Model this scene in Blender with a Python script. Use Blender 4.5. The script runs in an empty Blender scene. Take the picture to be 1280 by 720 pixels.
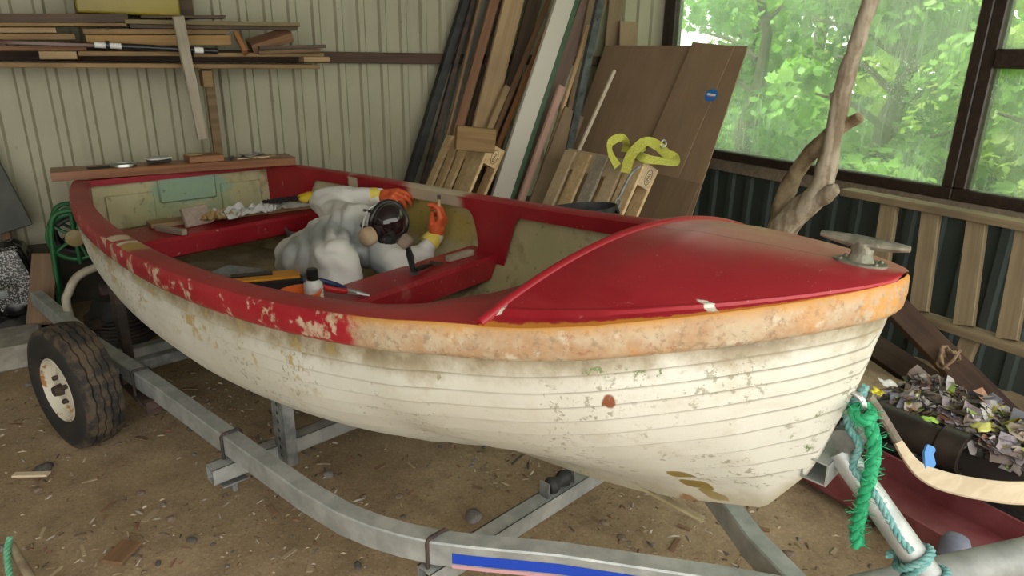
import bpy, bmesh, math, random
import numpy as np
from mathutils import Vector, Matrix, Quaternion, noise as mnoise
from mathutils.bvhtree import BVHTree

random.seed(7)
SC = bpy.context.scene
COL = SC.collection
R = math.radians

# ------------------------------------------------------------------ camera
F = 850.0
H = 1.6
_vd = np.array([-0.0164, 1.0, 291.0 / F]); _vd /= np.linalg.norm(_vd)
_v2 = np.array([-520.0, -298.0, 840.0]); _v2 -= _vd * (_v2 @ _vd); _v2 /= np.linalg.norm(_v2)
_v1 = np.cross(_v2, _vd)
if _v1[0] < 0: _v1 = -_v1
right = Vector((_v1[0], _v2[0], -_vd[0])); down = Vector((_v1[1], _v2[1], -_vd[1])); fwd = Vector((_v1[2], _v2[2], -_vd[2]))
cam_d = bpy.data.cameras.new('camera'); cam = bpy.data.objects.new('camera', cam_d); COL.objects.link(cam)
cam_d.sensor_width = 36.0; cam_d.lens = F / 1280 * 36; cam_d.clip_start = 0.05; cam_d.clip_end = 200
m3 = Matrix((right, -down, -fwd)).transposed()
cam.matrix_world = Matrix.Translation((0, 0, H)) @ m3.to_4x4()
SC.camera = cam

# measuring helpers: where a sight line meets a plane of the place
C0 = np.array([0, 0, H])
def ray(x, y):
    d = np.array([x - 640, y - 360, F]); return np.array([d @ _v1, d @ _v2, -(d @ _vd)])
def atz(x, y, z):
    r = ray(x, y); return Vector(C0 + r * (z - H) / r[2])
def aty(x, y, Y):
    r = ray(x, y); return Vector(C0 + r * Y / r[1])
def atx(x, y, X):
    r = ray(x, y); return Vector(C0 + r * X / r[0])

# ------------------------------------------------------------------ boat frame
BX, BY, PSI, L = .374, 4.628, .244, 4.028
E2 = np.array([math.sin(PSI), -math.cos(PSI)]); N2 = np.array([-math.cos(PSI), -math.sin(PSI)])
BROT = PSI - math.pi / 2          # local x runs to the bow, local -y to the near side
def bw(u, v, z):
    w = np.array([BX, BY]) + E2 * u + N2 * v; return Vector((w[0], w[1], z))
def tob(p):
    d = np.array([p[0] - BX, p[1] - BY]); return (float(d @ E2), float(d @ N2), float(p[2]))
def atv(x, y, v):
    r = ray(x, y); o = np.array([BX, BY]) + N2 * v
    t = (o @ N2) / (r[:2] @ N2); return Vector(C0 + r * t)
def bl(p):                         # world -> boat local (x, y, z)
    u, v, z = tob(p); return Vector((u, -v, z))
HC = np.array([-1.51, .403, .244, .185, 2.104])
def hb(s):
    s = min(max(s, 0.0), 1.0)
    return float(np.array([1 - s, s * (1 - s), s * (1 - s) * (1 - 2 * s), s * (1 - s) * (1 - 2 * s) ** 2, (1 - s) ** .5]) @ HC) * float(np.interp(s, [.8, .86, .9, .94, .97, .99, 1], [1, .95, .903, .79, .68, .56, .5]))
def zsh(s): return .9 - .022 * s + .114 * s * s + .2097 * s ** 4 - float(np.interp(s, [.82, .87, 1], [0, .013, .014]))
KU = [0, .5, .72, .81, .857, .894, .951, .975, .9925, 1.0]
KZ = [.371, .265, .27, .335, .38, .43, .525, .68, .96, 1.19]
def zk(s): return float(np.interp(s, KU, KZ))
def sec(s, t):                     # half breadth at height fraction t
    p = max(2.465 + 1.427 * s - 1.826 * s * s, .8); w = max(3.075 - .943 * s - 3.092 * s * s, .58)
    return (1 - (1 - t) ** p) ** (1 / w)

# ------------------------------------------------------------------ object helpers
def tag(o, label=None, cat=None, group=None, kind=None):
    if label: o['label'] = label
    if cat: o['category'] = cat
    if group: o['group'] = group
    if kind: o['kind'] = kind
    return o
def thing(name, label, cat, loc=(0, 0, 0), rz=0, group=None):
    o = bpy.data.objects.new(name, None); COL.objects.link(o)
    o.location = loc; o.rotation_euler = (0, 0, rz); o.empty_display_size = .05
    return tag(o, label, cat, group)
def copy_tree(o, parent=None):
    c = o.copy(); COL.objects.link(c)
    if parent is not None: c.parent = parent
    for ch in list(o.children): copy_tree(ch, c)
    return c
def _v(p): return Vector(p)

class MB:
    """collects shapes into one mesh"""
    def __init__(s): s.bm = bmesh.new(); s.uv = None
    def box(s, c, size, rot=None, bev=0.0, seg=1):
        g = bmesh.ops.create_cube(s.bm, size=1.0)
        vs = g['verts']
        for v in vs: v.co = Vector((v.co.x * size[0], v.co.y * size[1], v.co.z * size[2]))
        if bev > 0:
            es = list({e for v in vs for e in v.link_edges})
            r = bmesh.ops.bevel(s.bm, geom=es, offset=min(bev, .49 * min(size)), segments=seg, affect='EDGES', profile=.5)
            vs = list({v for f in r['faces'] for v in f.verts} | {v for v in vs if v.is_valid})
        M = (rot.to_4x4() if rot is not None else Matrix.Identity(4)); M = Matrix.Translation(_v(c)) @ M
        for v in vs: v.co = M @ v.co
        return s
    def tube(s, pts, rad, n=10, cap=True, closed=False, squash=None, up=None):
        pts = [_v(p) for p in pts]; N = len(pts)
        rr = rad if isinstance(rad, (list, tuple)) else [rad] * N
        rings = []; prev = None
        for i, p in enumerate(pts):
            if closed: t = pts[(i + 1) % N] - pts[i - 1]
            else: t = pts[min(i + 1, N - 1)] - pts[max(i - 1, 0)]
            t.normalize()
            if prev is None:
                a = _v(up) if up is not None else (Vector((0, 0, 1)) if abs(t.z) < .9 else Vector((1, 0, 0)))
            else: a = prev
            a = a - t * a.dot(t)
            if a.length < 1e-6: a = t.orthogonal()
            a.normalize(); prev = a; b = t.cross(a)
            sa, sb = squash if squash else (1, 1)
            rings.append([s.bm.verts.new(p + a * (math.cos(k * 2 * math.pi / n) * rr[i] * sa) + b * (math.sin(k * 2 * math.pi / n) * rr[i] * sb)) for k in range(n)])
        m = N if closed else N - 1
        for i in range(m):
            A, B = rings[i], rings[(i + 1) % N]
            for k in range(n):
                s.bm.faces.new((A[k], A[(k + 1) % n], B[(k + 1) % n], B[k]))
        if cap and not closed:
            s.bm.faces.new(rings[0][::-1]); s.bm.faces.new(rings[-1])
        return s
    def sweep(s, pts, prof, ups=None, cap=True, closed_prof=True):
        """prof: list of (a,b) in the frame (side, up)"""
        pts = [_v(p) for p in pts]; N = len(pts); rings = []
        for i, p in enumerate(pts):
            t = (pts[min(i + 1, N - 1)] - pts[max(i - 1, 0)]).normalized()
            u = _v(ups[i]) if ups else Vector((0, 0, 1))
            u = (u - t * u.dot(t)).normalized(); sd = t.cross(u)
            rings.append([s.bm.verts.new(p + sd * a + u * b) for a, b in prof])
        n = len(prof); m = n if closed_prof else n - 1
        for i in range(N - 1):
            for k in range(m):
                s.bm.faces.new((rings[i][k], rings[i][(k + 1) % n], rings[i + 1][(k + 1) % n], rings[i + 1][k]))
        if cap and closed_prof:
            s.bm.faces.new(rings[0][::-1]); s.bm.faces.new(rings[-1])
        return s
    def lathe(s, prof, n=32, axis='Z', M=None, closed=False):
        """prof: (r, h) list"""
        rings = []
        for r, h in prof:
            ring = []
            for k in range(n):
                a = 2 * math.pi * k / n; c, q = math.cos(a) * r, math.sin(a) * r
                p = {'Z': Vector((c, q, h)), 'Y': Vector((c, h, q)), 'X': Vector((h, c, q))}[axis]
                ring.append(s.bm.verts.new(M @ p if M else p))
            rings.append(ring)
        P = len(prof)
        for i in range(P if closed else P - 1):
            A, B = rings[i], rings[(i + 1) % P]
            for k in range(n): s.bm.faces.new((A[k], A[(k + 1) % n], B[(k + 1) % n], B[k]))
        return s
    def grid(s, rows, flip=False, uvs=None):
        vr = [[s.bm.verts.new(_v(p)) for p in r] for r in rows]
        if uvs is not None and s.uv is None: s.uv = s.bm.loops.layers.uv.new('UVMap')
        for i in range(len(vr) - 1):
            for j in range(len(vr[0]) - 1):
                idx = [(i, j), (i + 1, j), (i + 1, j + 1), (i, j + 1)]
                if flip: idx = idx[::-1]
                vs = [vr[a][b] for a, b in idx]
                try: f = s.bm.faces.new(vs)
                except ValueError: continue
                if uvs is not None:
                    for l, (a, b) in zip(f.loops, idx): l[s.uv].uv = uvs[a][b]
        return s
    def prism(s, poly, h, M=None, z0=0.0, bev=0):
        """2D polygon extruded along local z"""
        lo = [s.bm.verts.new(Vector((x, y, z0))) for x, y in poly]; hi = [s.bm.verts.new(Vector((x, y, z0 + h))) for x, y in poly]
        n = len(poly)
        fs = [s.bm.faces.new(lo[::-1]), s.bm.faces.new(hi)]
        for k in range(n): fs.append(s.bm.faces.new((lo[k], lo[(k + 1) % n], hi[(k + 1) % n], hi[k])))
        if M:
            for v in lo + hi: v.co = M @ v.co
        return s
    def ball(s, c, r, sub=2, sc=(1, 1, 1), rot=None):
        g = bmesh.ops.create_icosphere(s.bm, subdivisions=sub, radius=1.0)
        for v in g['verts']:
            p = Vector((v.co.x * r * sc[0], v.co.y * r * sc[1], v.co.z * r * sc[2]))
            v.co = (rot @ p if rot is not None else p) + _v(c)
        return s
    def jitter(s, amp, scale=6, seed=0):
        for v in s.bm.verts:
            q = v.co * scale + Vector((seed, seed * 1.7, 0))
            v.co += Vector(mnoise.noise_vector(q)) * amp
        return s
    def mesh(s, name, weld=0.0, smooth=None):
        if weld: bmesh.ops.remove_doubles(s.bm, verts=s.bm.verts[:], dist=weld)
        bmesh.ops.recalc_face_normals(s.bm, faces=s.bm.faces[:])
        me = bpy.data.meshes.new(name); s.bm.to_mesh(me); s.bm.free()
        if smooth is not None: shade(me, smooth)
        return me
    def build(s, name, mat, parent=None, smooth=35, weld=0.0, loc=None, recalc=True):
        me = s.mesh(name, weld, smooth)
        return obj(name, me, mat, parent, loc)
def shade(me, ang=35):
    for p in me.polygons: p.use_smooth = True
    try: me.set_sharp_from_angle(angle=R(ang))
    except Exception: pass
def obj(name, me, mat, parent=None, loc=None):
    o = bpy.data.objects.new(name, me); COL.objects.link(o)
    if mat is not None:
        for m in (mat if isinstance(mat, (list, tuple)) else [mat]): me.materials.append(m)
    if parent is not None: o.parent = parent
    if loc is not None: o.location = loc
    return o
def frame(x, y=None, z=None):
    """rotation whose local x is x and local y close to y"""
    x = _v(x).normalized()
    if y is not None:
        y = _v(y); y = (y - x * y.dot(x)).normalized(); z = x.cross(y)
    else:
        z = _v(z); z = (z - x * z.dot(x)).normalized(); y = z.cross(x)
    return Matrix((x, y, z)).transposed()
def place(o, loc, rot):
    o.matrix_world = Matrix.Translation(_v(loc)) @ rot.to_4x4(); return o

# ------------------------------------------------------------------ materials
class Mat:
    def __init__(s, name, rough=.6, metal=0.0, color=None, spec=None):
        s.m = bpy.data.materials.new(name); s.m.use_nodes = True; s.t = s.m.node_tree; s.n = s.t.nodes
        s.p = s.n['Principled BSDF']; s.p.inputs['Roughness'].default_value = rough; s.p.inputs['Metallic'].default_value = metal
        if spec is not None: s.p.inputs['Specular IOR Level'].default_value = spec
        if color: s.p.inputs['Base Color'].default_value = (*color, 1)
        s._c = {}
    def coord(s, kind='Object'):
        if 'tc' not in s._c: s._c['tc'] = s.n.new('ShaderNodeTexCoord')
        return s._c['tc'].outputs[kind]
    def link(s, a, b): s.t.links.new(a, b); return s
    def map(s, scale=(1, 1, 1), kind='Object', loc=(0, 0, 0)):
        n = s.n.new('ShaderNodeMapping'); n.inputs['Scale'].default_value = scale; n.inputs['Location'].default_value = loc
        s.link(s.coord(kind), n.inputs['Vector']); return n.outputs[0]
    def noise(s, scale=5, detail=4, vec=None, rough=.55, dist=0.0):
        n = s.n.new('ShaderNodeTexNoise'); n.inputs['Scale'].default_value = scale; n.inputs['Detail'].default_value = detail
        n.inputs['Roughness'].default_value = rough; n.inputs['Distortion'].default_value = dist
        s.link(vec if vec is not None else s.coord(), n.inputs['Vector']); return n.outputs['Fac']
    def voro(s, scale=5, vec=None, out='Distance', feature='F1'):
        n = s.n.new('ShaderNodeTexVoronoi'); n.inputs['Scale'].default_value = scale; n.feature = feature
        s.link(vec if vec is not None else s.coord(), n.inputs['Vector']); return n.outputs[out]
    def ramp(s, fac, stops):
        n = s.n.new('ShaderNodeValToRGB'); el = n.color_ramp.elements
        while len(el) < len(stops): el.new(.5)
        for e_, (p, c) in zip(el, stops): e_.position = p; e_.color = (*c, 1) if len(c) == 3 else c
        s.link(fac, n.inputs[0]); return n.outputs[0]
    def math(s, op, a, b=None, c=None, clamp=False):
        n = s.n.new('ShaderNodeMath'); n.operation = op; n.use_clamp = clamp
        for i, q in enumerate((a, b, c)):
            if q is None: continue
            if isinstance(q, (int, float)): n.inputs[i].default_value = q
            else: s.link(q, n.inputs[i])
        return n.outputs[0]
    def step(s, x, lo, hi):
        n = s.n.new('ShaderNodeMapRange'); n.interpolation_type = 'SMOOTHSTEP'
        n.inputs['From Min'].default_value = lo; n.inputs['From Max'].default_value = hi
        s.link(x, n.inputs['Value']); return n.outputs[0]
    def mix(s, fac, a, b):
        n = s.n.new('ShaderNodeMix'); n.data_type = 'RGBA'
        if isinstance(fac, (int, float)): n.inputs[0].default_value = fac
        else: s.link(fac, n.inputs[0])
        for i, q in ((6, a), (7, b)):
            if isinstance(q, tuple): n.inputs[i].default_value = (*q, 1)
            else: s.link(q, n.inputs[i])
        return n.outputs[2]
    def xyz(s, kind='Object'):
        k = 'x' + kind
        if k not in s._c:
            s._c[k] = s.n.new('ShaderNodeSeparateXYZ'); s.link(s.coord(kind), s._c[k].inputs[0])
        return s._c[k].outputs
    def spot(s, center, rad, warp=0.0, wscale=12, kind='Object', soft=.25):
        """1 inside an ellipsoid, 0 outside"""
        vec = s.coord(kind)
        if warp:
            n = s.n.new('ShaderNodeTexNoise'); n.inputs['Scale'].default_value = wscale; n.inputs['Detail'].default_value = 4; s.link(vec, n.inputs['Vector'])
            a = s.n.new('ShaderNodeVectorMath'); a.operation = 'SUBTRACT'; s.link(n.outputs['Color'], a.inputs[0]); a.inputs[1].default_value = (.5, .5, .5)
            b = s.n.new('ShaderNodeVectorMath'); b.operation = 'SCALE'; s.link(a.outputs[0], b.inputs[0]); b.inputs['Scale'].default_value = warp
            c = s.n.new('ShaderNodeVectorMath'); c.operation = 'ADD'; s.link(vec, c.inputs[0]); s.link(b.outputs[0], c.inputs[1]); vec = c.outputs[0]
        d = s.n.new('ShaderNodeVectorMath'); d.operation = 'SUBTRACT'; s.link(vec, d.inputs[0]); d.inputs[1].default_value = center
        e_ = s.n.new('ShaderNodeVectorMath'); e_.operation = 'DIVIDE'; s.link(d.outputs[0], e_.inputs[0]); e_.inputs[1].default_value = rad
        f = s.n.new('ShaderNodeVectorMath'); f.operation = 'LENGTH'; s.link(e_.outputs[0], f.inputs[0])
        n = s.n.new('ShaderNodeMapRange'); n.interpolation_type = 'SMOOTHSTEP'
        n.inputs['From Min'].default_value = 1 + soft; n.inputs['From Max'].default_value = 1 - soft; s.link(f.outputs['Value'], n.inputs['Value'])
        return n.outputs[0]
    def base(s, c):
        if isinstance(c, tuple): s.p.inputs['Base Color'].default_value = (*c, 1)
        else: s.link(c, s.p.inputs['Base Color'])
        return s
    def rough(s, c): s.link(c, s.p.inputs['Roughness']); return s
    def bump(s, h, strength=.3, dist=.01):
        n = s.n.new('ShaderNodeBump'); n.inputs['Strength'].default_value = strength; n.inputs['Distance'].default_value = dist
        s.link(h, n.inputs['Height']); s.link(n.outputs[0], s.p.inputs['Normal']); return s
def mottled(name, c1, c2, scale=8, rough=.6, metal=0.0, detail=5, bump=0.0, lo=.35, hi=.65):
    m = Mat(name, rough, metal); f = m.noise(scale, detail)
    m.base(m.mix(m.step(f, lo, hi), c1, c2))
    if bump: m.bump(m.noise(scale * 4, 4), bump, .01)
    return m.m
def plain(name, c, rough=.5, metal=0.0): return Mat(name, rough, metal, c).m
def wood(name, c1, c2, grain=28, rough=.75, dirt=None, along=1.2):
    """grain runs along local x"""
    m = Mat(name, rough); v = m.map((along, grain, grain))
    g = m.noise(1.0, 5, v, .6, .6); big = m.noise(2.3, 3)
    c = m.mix(m.step(g, .32, .68), c1, c2)
    if dirt: c = m.mix(m.math('MULTIPLY', m.step(big, .45, .75), .7), c, dirt)
    m.base(c); m.bump(g, .25, .004); return m.m

W = {}
W['pine'] = wood('new_pine', (.50, .33, .16), (.62, .44, .24), dirt=(.36, .25, .14))
W['pallet'] = wood('pallet_pine', (.58, .40, .20), (.72, .54, .30), dirt=(.46, .33, .18))
W['oldpallet'] = wood('greyed_pallet_pine', (.52, .39, .23), (.64, .49, .31), dirt=(.24, .20, .15))
W['tan'] = wood('tan_timber', (.33, .22, .11), (.44, .31, .16), dirt=(.24, .16, .09))
W['brown'] = wood('brown_timber', (.17, .09, .045), (.25, .14, .07), dirt=(.11, .07, .04))
W['dark'] = wood('dark_timber', (.075, .048, .03), (.12, .075, .045), dirt=(.05, .035, .025))
W['red'] = wood('reddish_timber', (.17, .08, .038), (.25, .13, .065), dirt=(.16, .08, .045))
W['grey'] = wood('weathered_timber', (.33, .28, .21), (.46, .40, .31), dirt=(.22, .19, .14))
W['mid'] = wood('stacked_timber', (.22, .135, .055), (.31, .195, .085), dirt=(.15, .095, .045))
W['orange'] = wood('varnished_timber', (.22, .09, .03), (.33, .15, .06), rough=.4)
W['pale'] = wood('pale_split_wood', (.62, .50, .33), (.72, .60, .42), dirt=(.55, .40, .22))
W['ply'] = wood('brown_plywood', (.235, .155, .088), (.285, .19, .11), grain=9, dirt=(.20, .13, .075), rough=.7)
W['ply2'] = wood('darker_plywood', (.17, .11, .062), (.22, .145, .082), grain=9, rough=.7)
W['frame'] = wood('stud_frame_timber', (.23, .17, .095), (.31, .24, .14), dirt=(.15, .11, .065))
W['purlin'] = wood('window_board', (.20, .155, .11), (.29, .23, .17), dirt=(.14, .11, .08))
GALV = (lambda m: (m.base(m.mix(m.step(m.noise(14, 6), .3, .7), (.36, .38, .37), (.52, .54, .52))), m.rough(m.step(m.noise(22, 4), -.6, 1.5)), m.m)[-1])(Mat('galvanised_steel', .5, .55))
GALVD = mottled('dull_galvanised_steel', (.16, .17, .17), (.30, .31, .30), 16, .6, .5)
STEELD = mottled('dark_rusty_steel', (.035, .03, .028), (.09, .055, .04), 12, .7, .2)
BLACK = mottled('black_rubber', (.012, .012, .012), (.03, .03, .03), 12, .65)
BLACKP = mottled('black_plastic', (.008, .008, .009), (.02, .02, .021), 8, .3)
REDP = plain('red_plastic', (.45, .02, .02), .4)
BLUEP = plain('blue_plastic', (.03, .16, .55), .4)
YELP = plain('yellow_plastic', (.75, .55, .04), .5)
WHITEP = mottled('white_plastic', (.62, .62, .60), (.74, .74, .72), 10, .45)
ORANGEP = plain('orange_plastic', (.75, .16, .03), .35)
STEEL = mottled('bare_steel', (.45, .45, .44), (.6, .6, .58), 20, .35, .9)

# ------------------------------------------------------------------ the shed
YB, XW = 5.15, 4.658
ROOF = 3.15
def gh(x, y):
    h = mnoise.noise(Vector((x * 1.3, y * 1.3, 3.1))) * .02 + mnoise.noise(Vector((x * 5, y * 5, 9.2))) * .009 + mnoise.noise(Vector((x * 14, y * 14, 1.2))) * .004
    d = min(max((x - 3.35) / .9, 0), 1); return h - .36 * d * d * (3 - 2 * d)

def dirt_mat():
    m = Mat('earth_floor', .95)
    big = m.noise(1.1, 5); mid = m.noise(7, 6, rough=.65); fine = m.noise(55, 5, rough=.7); grain = m.voro(70)
    c = m.mix(m.step(big, .35, .65), (.33, .235, .13), (.46, .345, .205))
    c = m.mix(m.math('MULTIPLY', m.step(mid, .45, .7), .55), c, (.19, .13, .08))
    c = m.mix(m.math('MULTIPLY', m.step(fine, .5, .72), .6), c, (.46, .36, .24))
    c = m.mix(m.math('MULTIPLY', m.step(m.noise(90, 3), .60, .70), .7), c, (.10, .07, .048))
    c = m.mix(m.math('MULTIPLY', m.step(m.noise(38, 2), .70, .76), .7), c, (.40, .34, .25))
    m.base(c)
    c = m.mix(m.math('MULTIPLY', m.step(grain, .25, .55), .25), c, (.17, .12, .07)); m.base(c)
    m.bump(m.math('ADD', m.math('MULTIPLY', mid, 1.2), m.math('MULTIPLY', fine, .35)), .6, .012); return m.m
b = MB()
xs = [-5 + i * .05 for i in range(201)]; ys = [-1.6 + i * .05 for i in range(138)]
b.grid([[(x, y, gh(x, y)) for y in ys] for x in xs], flip=True)
fl = b.build('floor', dirt_mat(), smooth=None); shade(fl.data, 180); tag(fl, kind='structure')

def corrugated(p0, dirv, out, length, z0, z1, period=.163, rib=.038, depth=.024, flank=.014):
    dirv = _v(dirv); out = _v(out); prof = []; x = 0.0
    while x < length:
        prof += [(x, 0), (x + period - rib - 2 * flank, 0), (x + period - rib - flank, depth), (x + period - flank, depth)]
        x += period
    prof = [q for q in prof if q[0] <= length] + [(length, 0)]
    b = MB(); rows = []
    for z in (z0, z1): rows.append([_v(p0) + dirv * a + out * d + Vector((0, 0, z)) for a, d in prof])
    b.grid(rows); return b
def wall_mat(name, c1, c2, stain, rough=.55):
    m = Mat(name, rough); v = m.map((4, 4, .5)); s = m.noise(1.5, 5, v); n = m.noise(.9, 4)
    c = m.mix(m.step(n, .35, .7), c1, c2); c = m.mix(m.math('MULTIPLY', m.step(s, .5, .8), .55), c, stain)
    c = m.mix(m.math('MULTIPLY', m.step(m.noise(26, 3), .68, .74), .6), c, stain)
    m.base(c); return m.m
CREAM = wall_mat('cream_cladding', (.325, .305, .205), (.38, .36, .25), (.22, .20, .13))
GREEN = wall_mat('dark_green_cladding', (.045, .062, .056), (.065, .085, .075), (.03, .04, .036), .6)
ROOFM = wall_mat('roof_sheet', (.30, .30, .27), (.36, .36, .32), (.2, .2, .18))
tag(corrugated((-4.6, YB, 0), (1, 0, 0), (0, -1, 0), XW + 4.6, .40, ROOF + .1).build('wall_back', CREAM, smooth=None), kind='structure')
b = MB(); b.box((.03, YB + .03, -.02), (9.25, .14, .86), bev=.01)
tag(b.build('baseboard_back', mottled('stained_concrete', (.05, .042, .034), (.10, .085, .065), 5, .9)), kind='structure')
tag(corrugated((XW + .03, -1.4, 0), (0, 1, 0), (-1, 0, 0), YB + 1.4, -.45, .70, .2, .05, .03).build('wall_right', GREEN, smooth=None), kind='structure')
tag(corrugated((-4.6, -1.4, 0), (0, 1, 0), (1, 0, 0), YB + 1.4, -.1, ROOF).build('wall_left', CREAM, smooth=None), kind='structure')
# roof
b = MB(); prof = []
x = -4.7
while x < 5.0:
    prof += [(x, 0), (x + .12, 0), (x + .135, .03), (x + .185, .03)]; x += .2
b.grid([[(a, y, ROOF + .12 + d) for a, d in prof] for y in (-1.0, YB + .2)])
tag(b.build('ceiling', ROOFM, smooth=None), kind='structure')
b = MB()
b.box((.03, YB - .055, 1.565), (9.1, .05, .078), bev=.004)
tag(b.build('trim_1', wood('girt_wood', (.05, .028, .018), (.085, .045, .028))), kind='structure')
b = MB(); b.box((XW + .02, YB - .06, 1.4), (.12, .10, 3.4), bev=.006)
tag(b.build('trim_2', wood('corner_post_wood', (.03, .02, .016), (.05, .035, .025))), kind='structure')
# weathered board under the sill
b = MB(); b.box((XW - .02, 1.85, .715), (.03, 6.4, .10), bev=.005)
o = tag(b.build('trim_3', W['purlin']), kind='structure')

FRAMEM = wood('dark_window_frame', (.022, .014, .011), (.045, .028, .02), rough=.4)
def glass_mat():
    m = Mat('dirty_glass'); n = m.n; t = m.t
    n.remove(m.p); out = [q for q in n if q.type == 'OUTPUT_MATERIAL'][0]
    tr = n.new('ShaderNodeBsdfTransparent'); tr.inputs[0].default_value = (.93, .97, .94, 1)
    gl = n.new('ShaderNodeBsdfGlossy'); gl.inputs['Roughness'].default_value = .03
    du = n.new('ShaderNodeBsdfTranslucent'); du.inputs[0].default_value = (.86, .93, .84, 1)
    a = n.new('ShaderNodeMixShader'); a.inputs[0].default_value = .04
    t.links.new(tr.outputs[0], a.inputs[1]); t.links.new(gl.outputs[0], a.inputs[2])
    streak = m.noise(1.0, 4, m.map((40, 40, 1.6)), .6); haze = m.noise(1.6, 4); drops = m.voro(48, m.map((1, 1, .8)))
    f = m.math('MULTIPLY', m.step(streak, .42, .8), .13)
    f = m.math('ADD', f, m.math('MULTIPLY', m.step(haze, .3, .75), .18))
    sp = m.math('MULTIPLY', m.math('SUBTRACT', 1.0, m.step(drops, .10, .2)), m.math('MULTIPLY', m.step(m.noise(2.2, 2), .5, .62), .55))
    f = m.math('ADD', f, sp); f = m.math('ADD', f, .10, clamp=True)
    c = n.new('ShaderNodeMixShader'); t.links.new(f, c.inputs[0]); t.links.new(a.outputs[0], c.inputs[1]); t.links.new(du.outputs[0], c.inputs[2])
    t.links.new(c.outputs[0], out.inputs[0]); return m.m
GLASS = glass_mat()
def window(name, y0, y1, z0, z1, transom=None):
    root = bpy.data.objects.new(name, None); COL.objects.link(root); root.location = (XW, (y0 + y1) / 2, z0); tag(root, kind='structure')
    w = y1 - y0; h = z1 - z0; b = MB(); t = .075; d = .10
    b.box((0, 0, t / 2), (d, w, t), bev=.008); b.box((0, 0, h - t / 2), (d, w, t), bev=.008)
    b.box((0, -w / 2 + t / 2, h / 2), (d, t, h - 2 * t), bev=.008); b.box((0, w / 2 - t / 2, h / 2), (d, t, h - 2 * t), bev=.008)
    panes = [(t, h - t)]
    if transom:
        b.box((-.01, 0, transom - z0), (d + .02, w - 2 * t, .11), bev=.01); panes = [(t, transom - z0 - .055), (transom - z0 + .055, h - t)]
    b.build('window_frame', FRAMEM, root)
    for a, c in panes:
        g = MB(); g.box((0, 0, (a + c) / 2), (.006, w - 2 * t, c - a)); g.build('glass', GLASS, root, smooth=None)
    return root
window('window_1', 2.30, YB - .10, .766, 2.75)
window('window_2', -.5, 2.30, .766, 2.75, 1.625)
b = MB(); b.box((XW + .01, 1.85, ROOF - .17), (.06, 6.4, .5)); tag(b.build('wall_header', CREAM), kind='structure')

# ------------------------------------------------------------------ outside: ground and trees behind the glass
def green_mat():
    m = Mat('grass_ground', .9); m.base(m.mix(m.step(m.noise(3, 5), .35, .65), (.05, .10, .02), (.10, .19, .04))); return m.m
b = MB(); b.box((19.8, 3, -.6), (30, 60, .2)); o = tag(b.build('ground_outside', green_mat()), kind='structure')
def leaf_mat(name, c1, c2, c3):
    m = Mat(name, .45); n = m.n; t = m.t
    c = m.mix(m.step(m.noise(2.2, 3), .3, .7), c1, c2); c = m.mix(m.step(m.noise(19, 2), .55, .75), c, c3)
    m.base(c)
    tl = n.new('ShaderNodeBsdfTranslucent'); t.links.new(c, tl.inputs[0])
    mx = n.new('ShaderNodeMixShader'); mx.inputs[0].default_value = .5
    out = [q for q in n if q.type == 'OUTPUT_MATERIAL'][0]
    t.links.new(m.p.outputs[0], mx.inputs[1]); t.links.new(tl.outputs[0], mx.inputs[2]); t.links.new(mx.outputs[0], out.inputs[0])
    return m.m
LEAVES = [leaf_mat('fresh_leaf', (.16, .36, .05), (.28, .52, .09), (.40, .62, .16)),
          leaf_mat('deep_leaf', (.06, .19, .035), (.13, .30, .05), (.22, .42, .09)),
          leaf_mat('yellow_leaf', (.26, .42, .06), (.42, .56, .10), (.55, .66, .2))]
BARK = mottled('bark', (.07, .055, .04), (.13, .10, .075), 9, .9)
LEAFP = [(0, 0), (.28, .16), (.42, .46), (.24, .52), (.30, .8), (.1, .74), (0, 1.05), (-.1, .74), (-.3, .8), (-.24, .52), (-.42, .46), (-.28, .16)]
def leaves_mesh(name, clumps, n, size, seed):
    rnd = random.Random(seed); verts = []; faces = []
    for _ in range(n):
        c, r = clumps[rnd.randrange(len(clumps))]
        d = Vector((rnd.gauss(0, 1), rnd.gauss(0, 1), rnd.gauss(0, 1))); d.normalize()
        p = _v(c) + Vector((d.x * r[0], d.y * r[1], d.z * r[2])) * (rnd.random() ** .45)
        s = size * rnd.uniform(.6, 1.35)
        nrm = (d * .5 + Vector((rnd.gauss(0, .5), rnd.gauss(0, .5), .6 + rnd.gauss(0, .4)))).normalized()
        t = nrm.orthogonal(); t = Quaternion(nrm, rnd.uniform(0, 6.283)) @ t; q = nrm.cross(t)
        i0 = len(verts)
        for x, y in LEAFP:
            verts.append(p + t * (x * s) + q * (y * s) - nrm * (s * .35 * (abs(x) * .9) ** 1.5 + s * .12 * y * y))
        faces.append(list(range(i0, i0 + len(LEAFP))))
    me = bpy.data.meshes.new(name); me.from_pydata(verts, [], faces); return me
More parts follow.
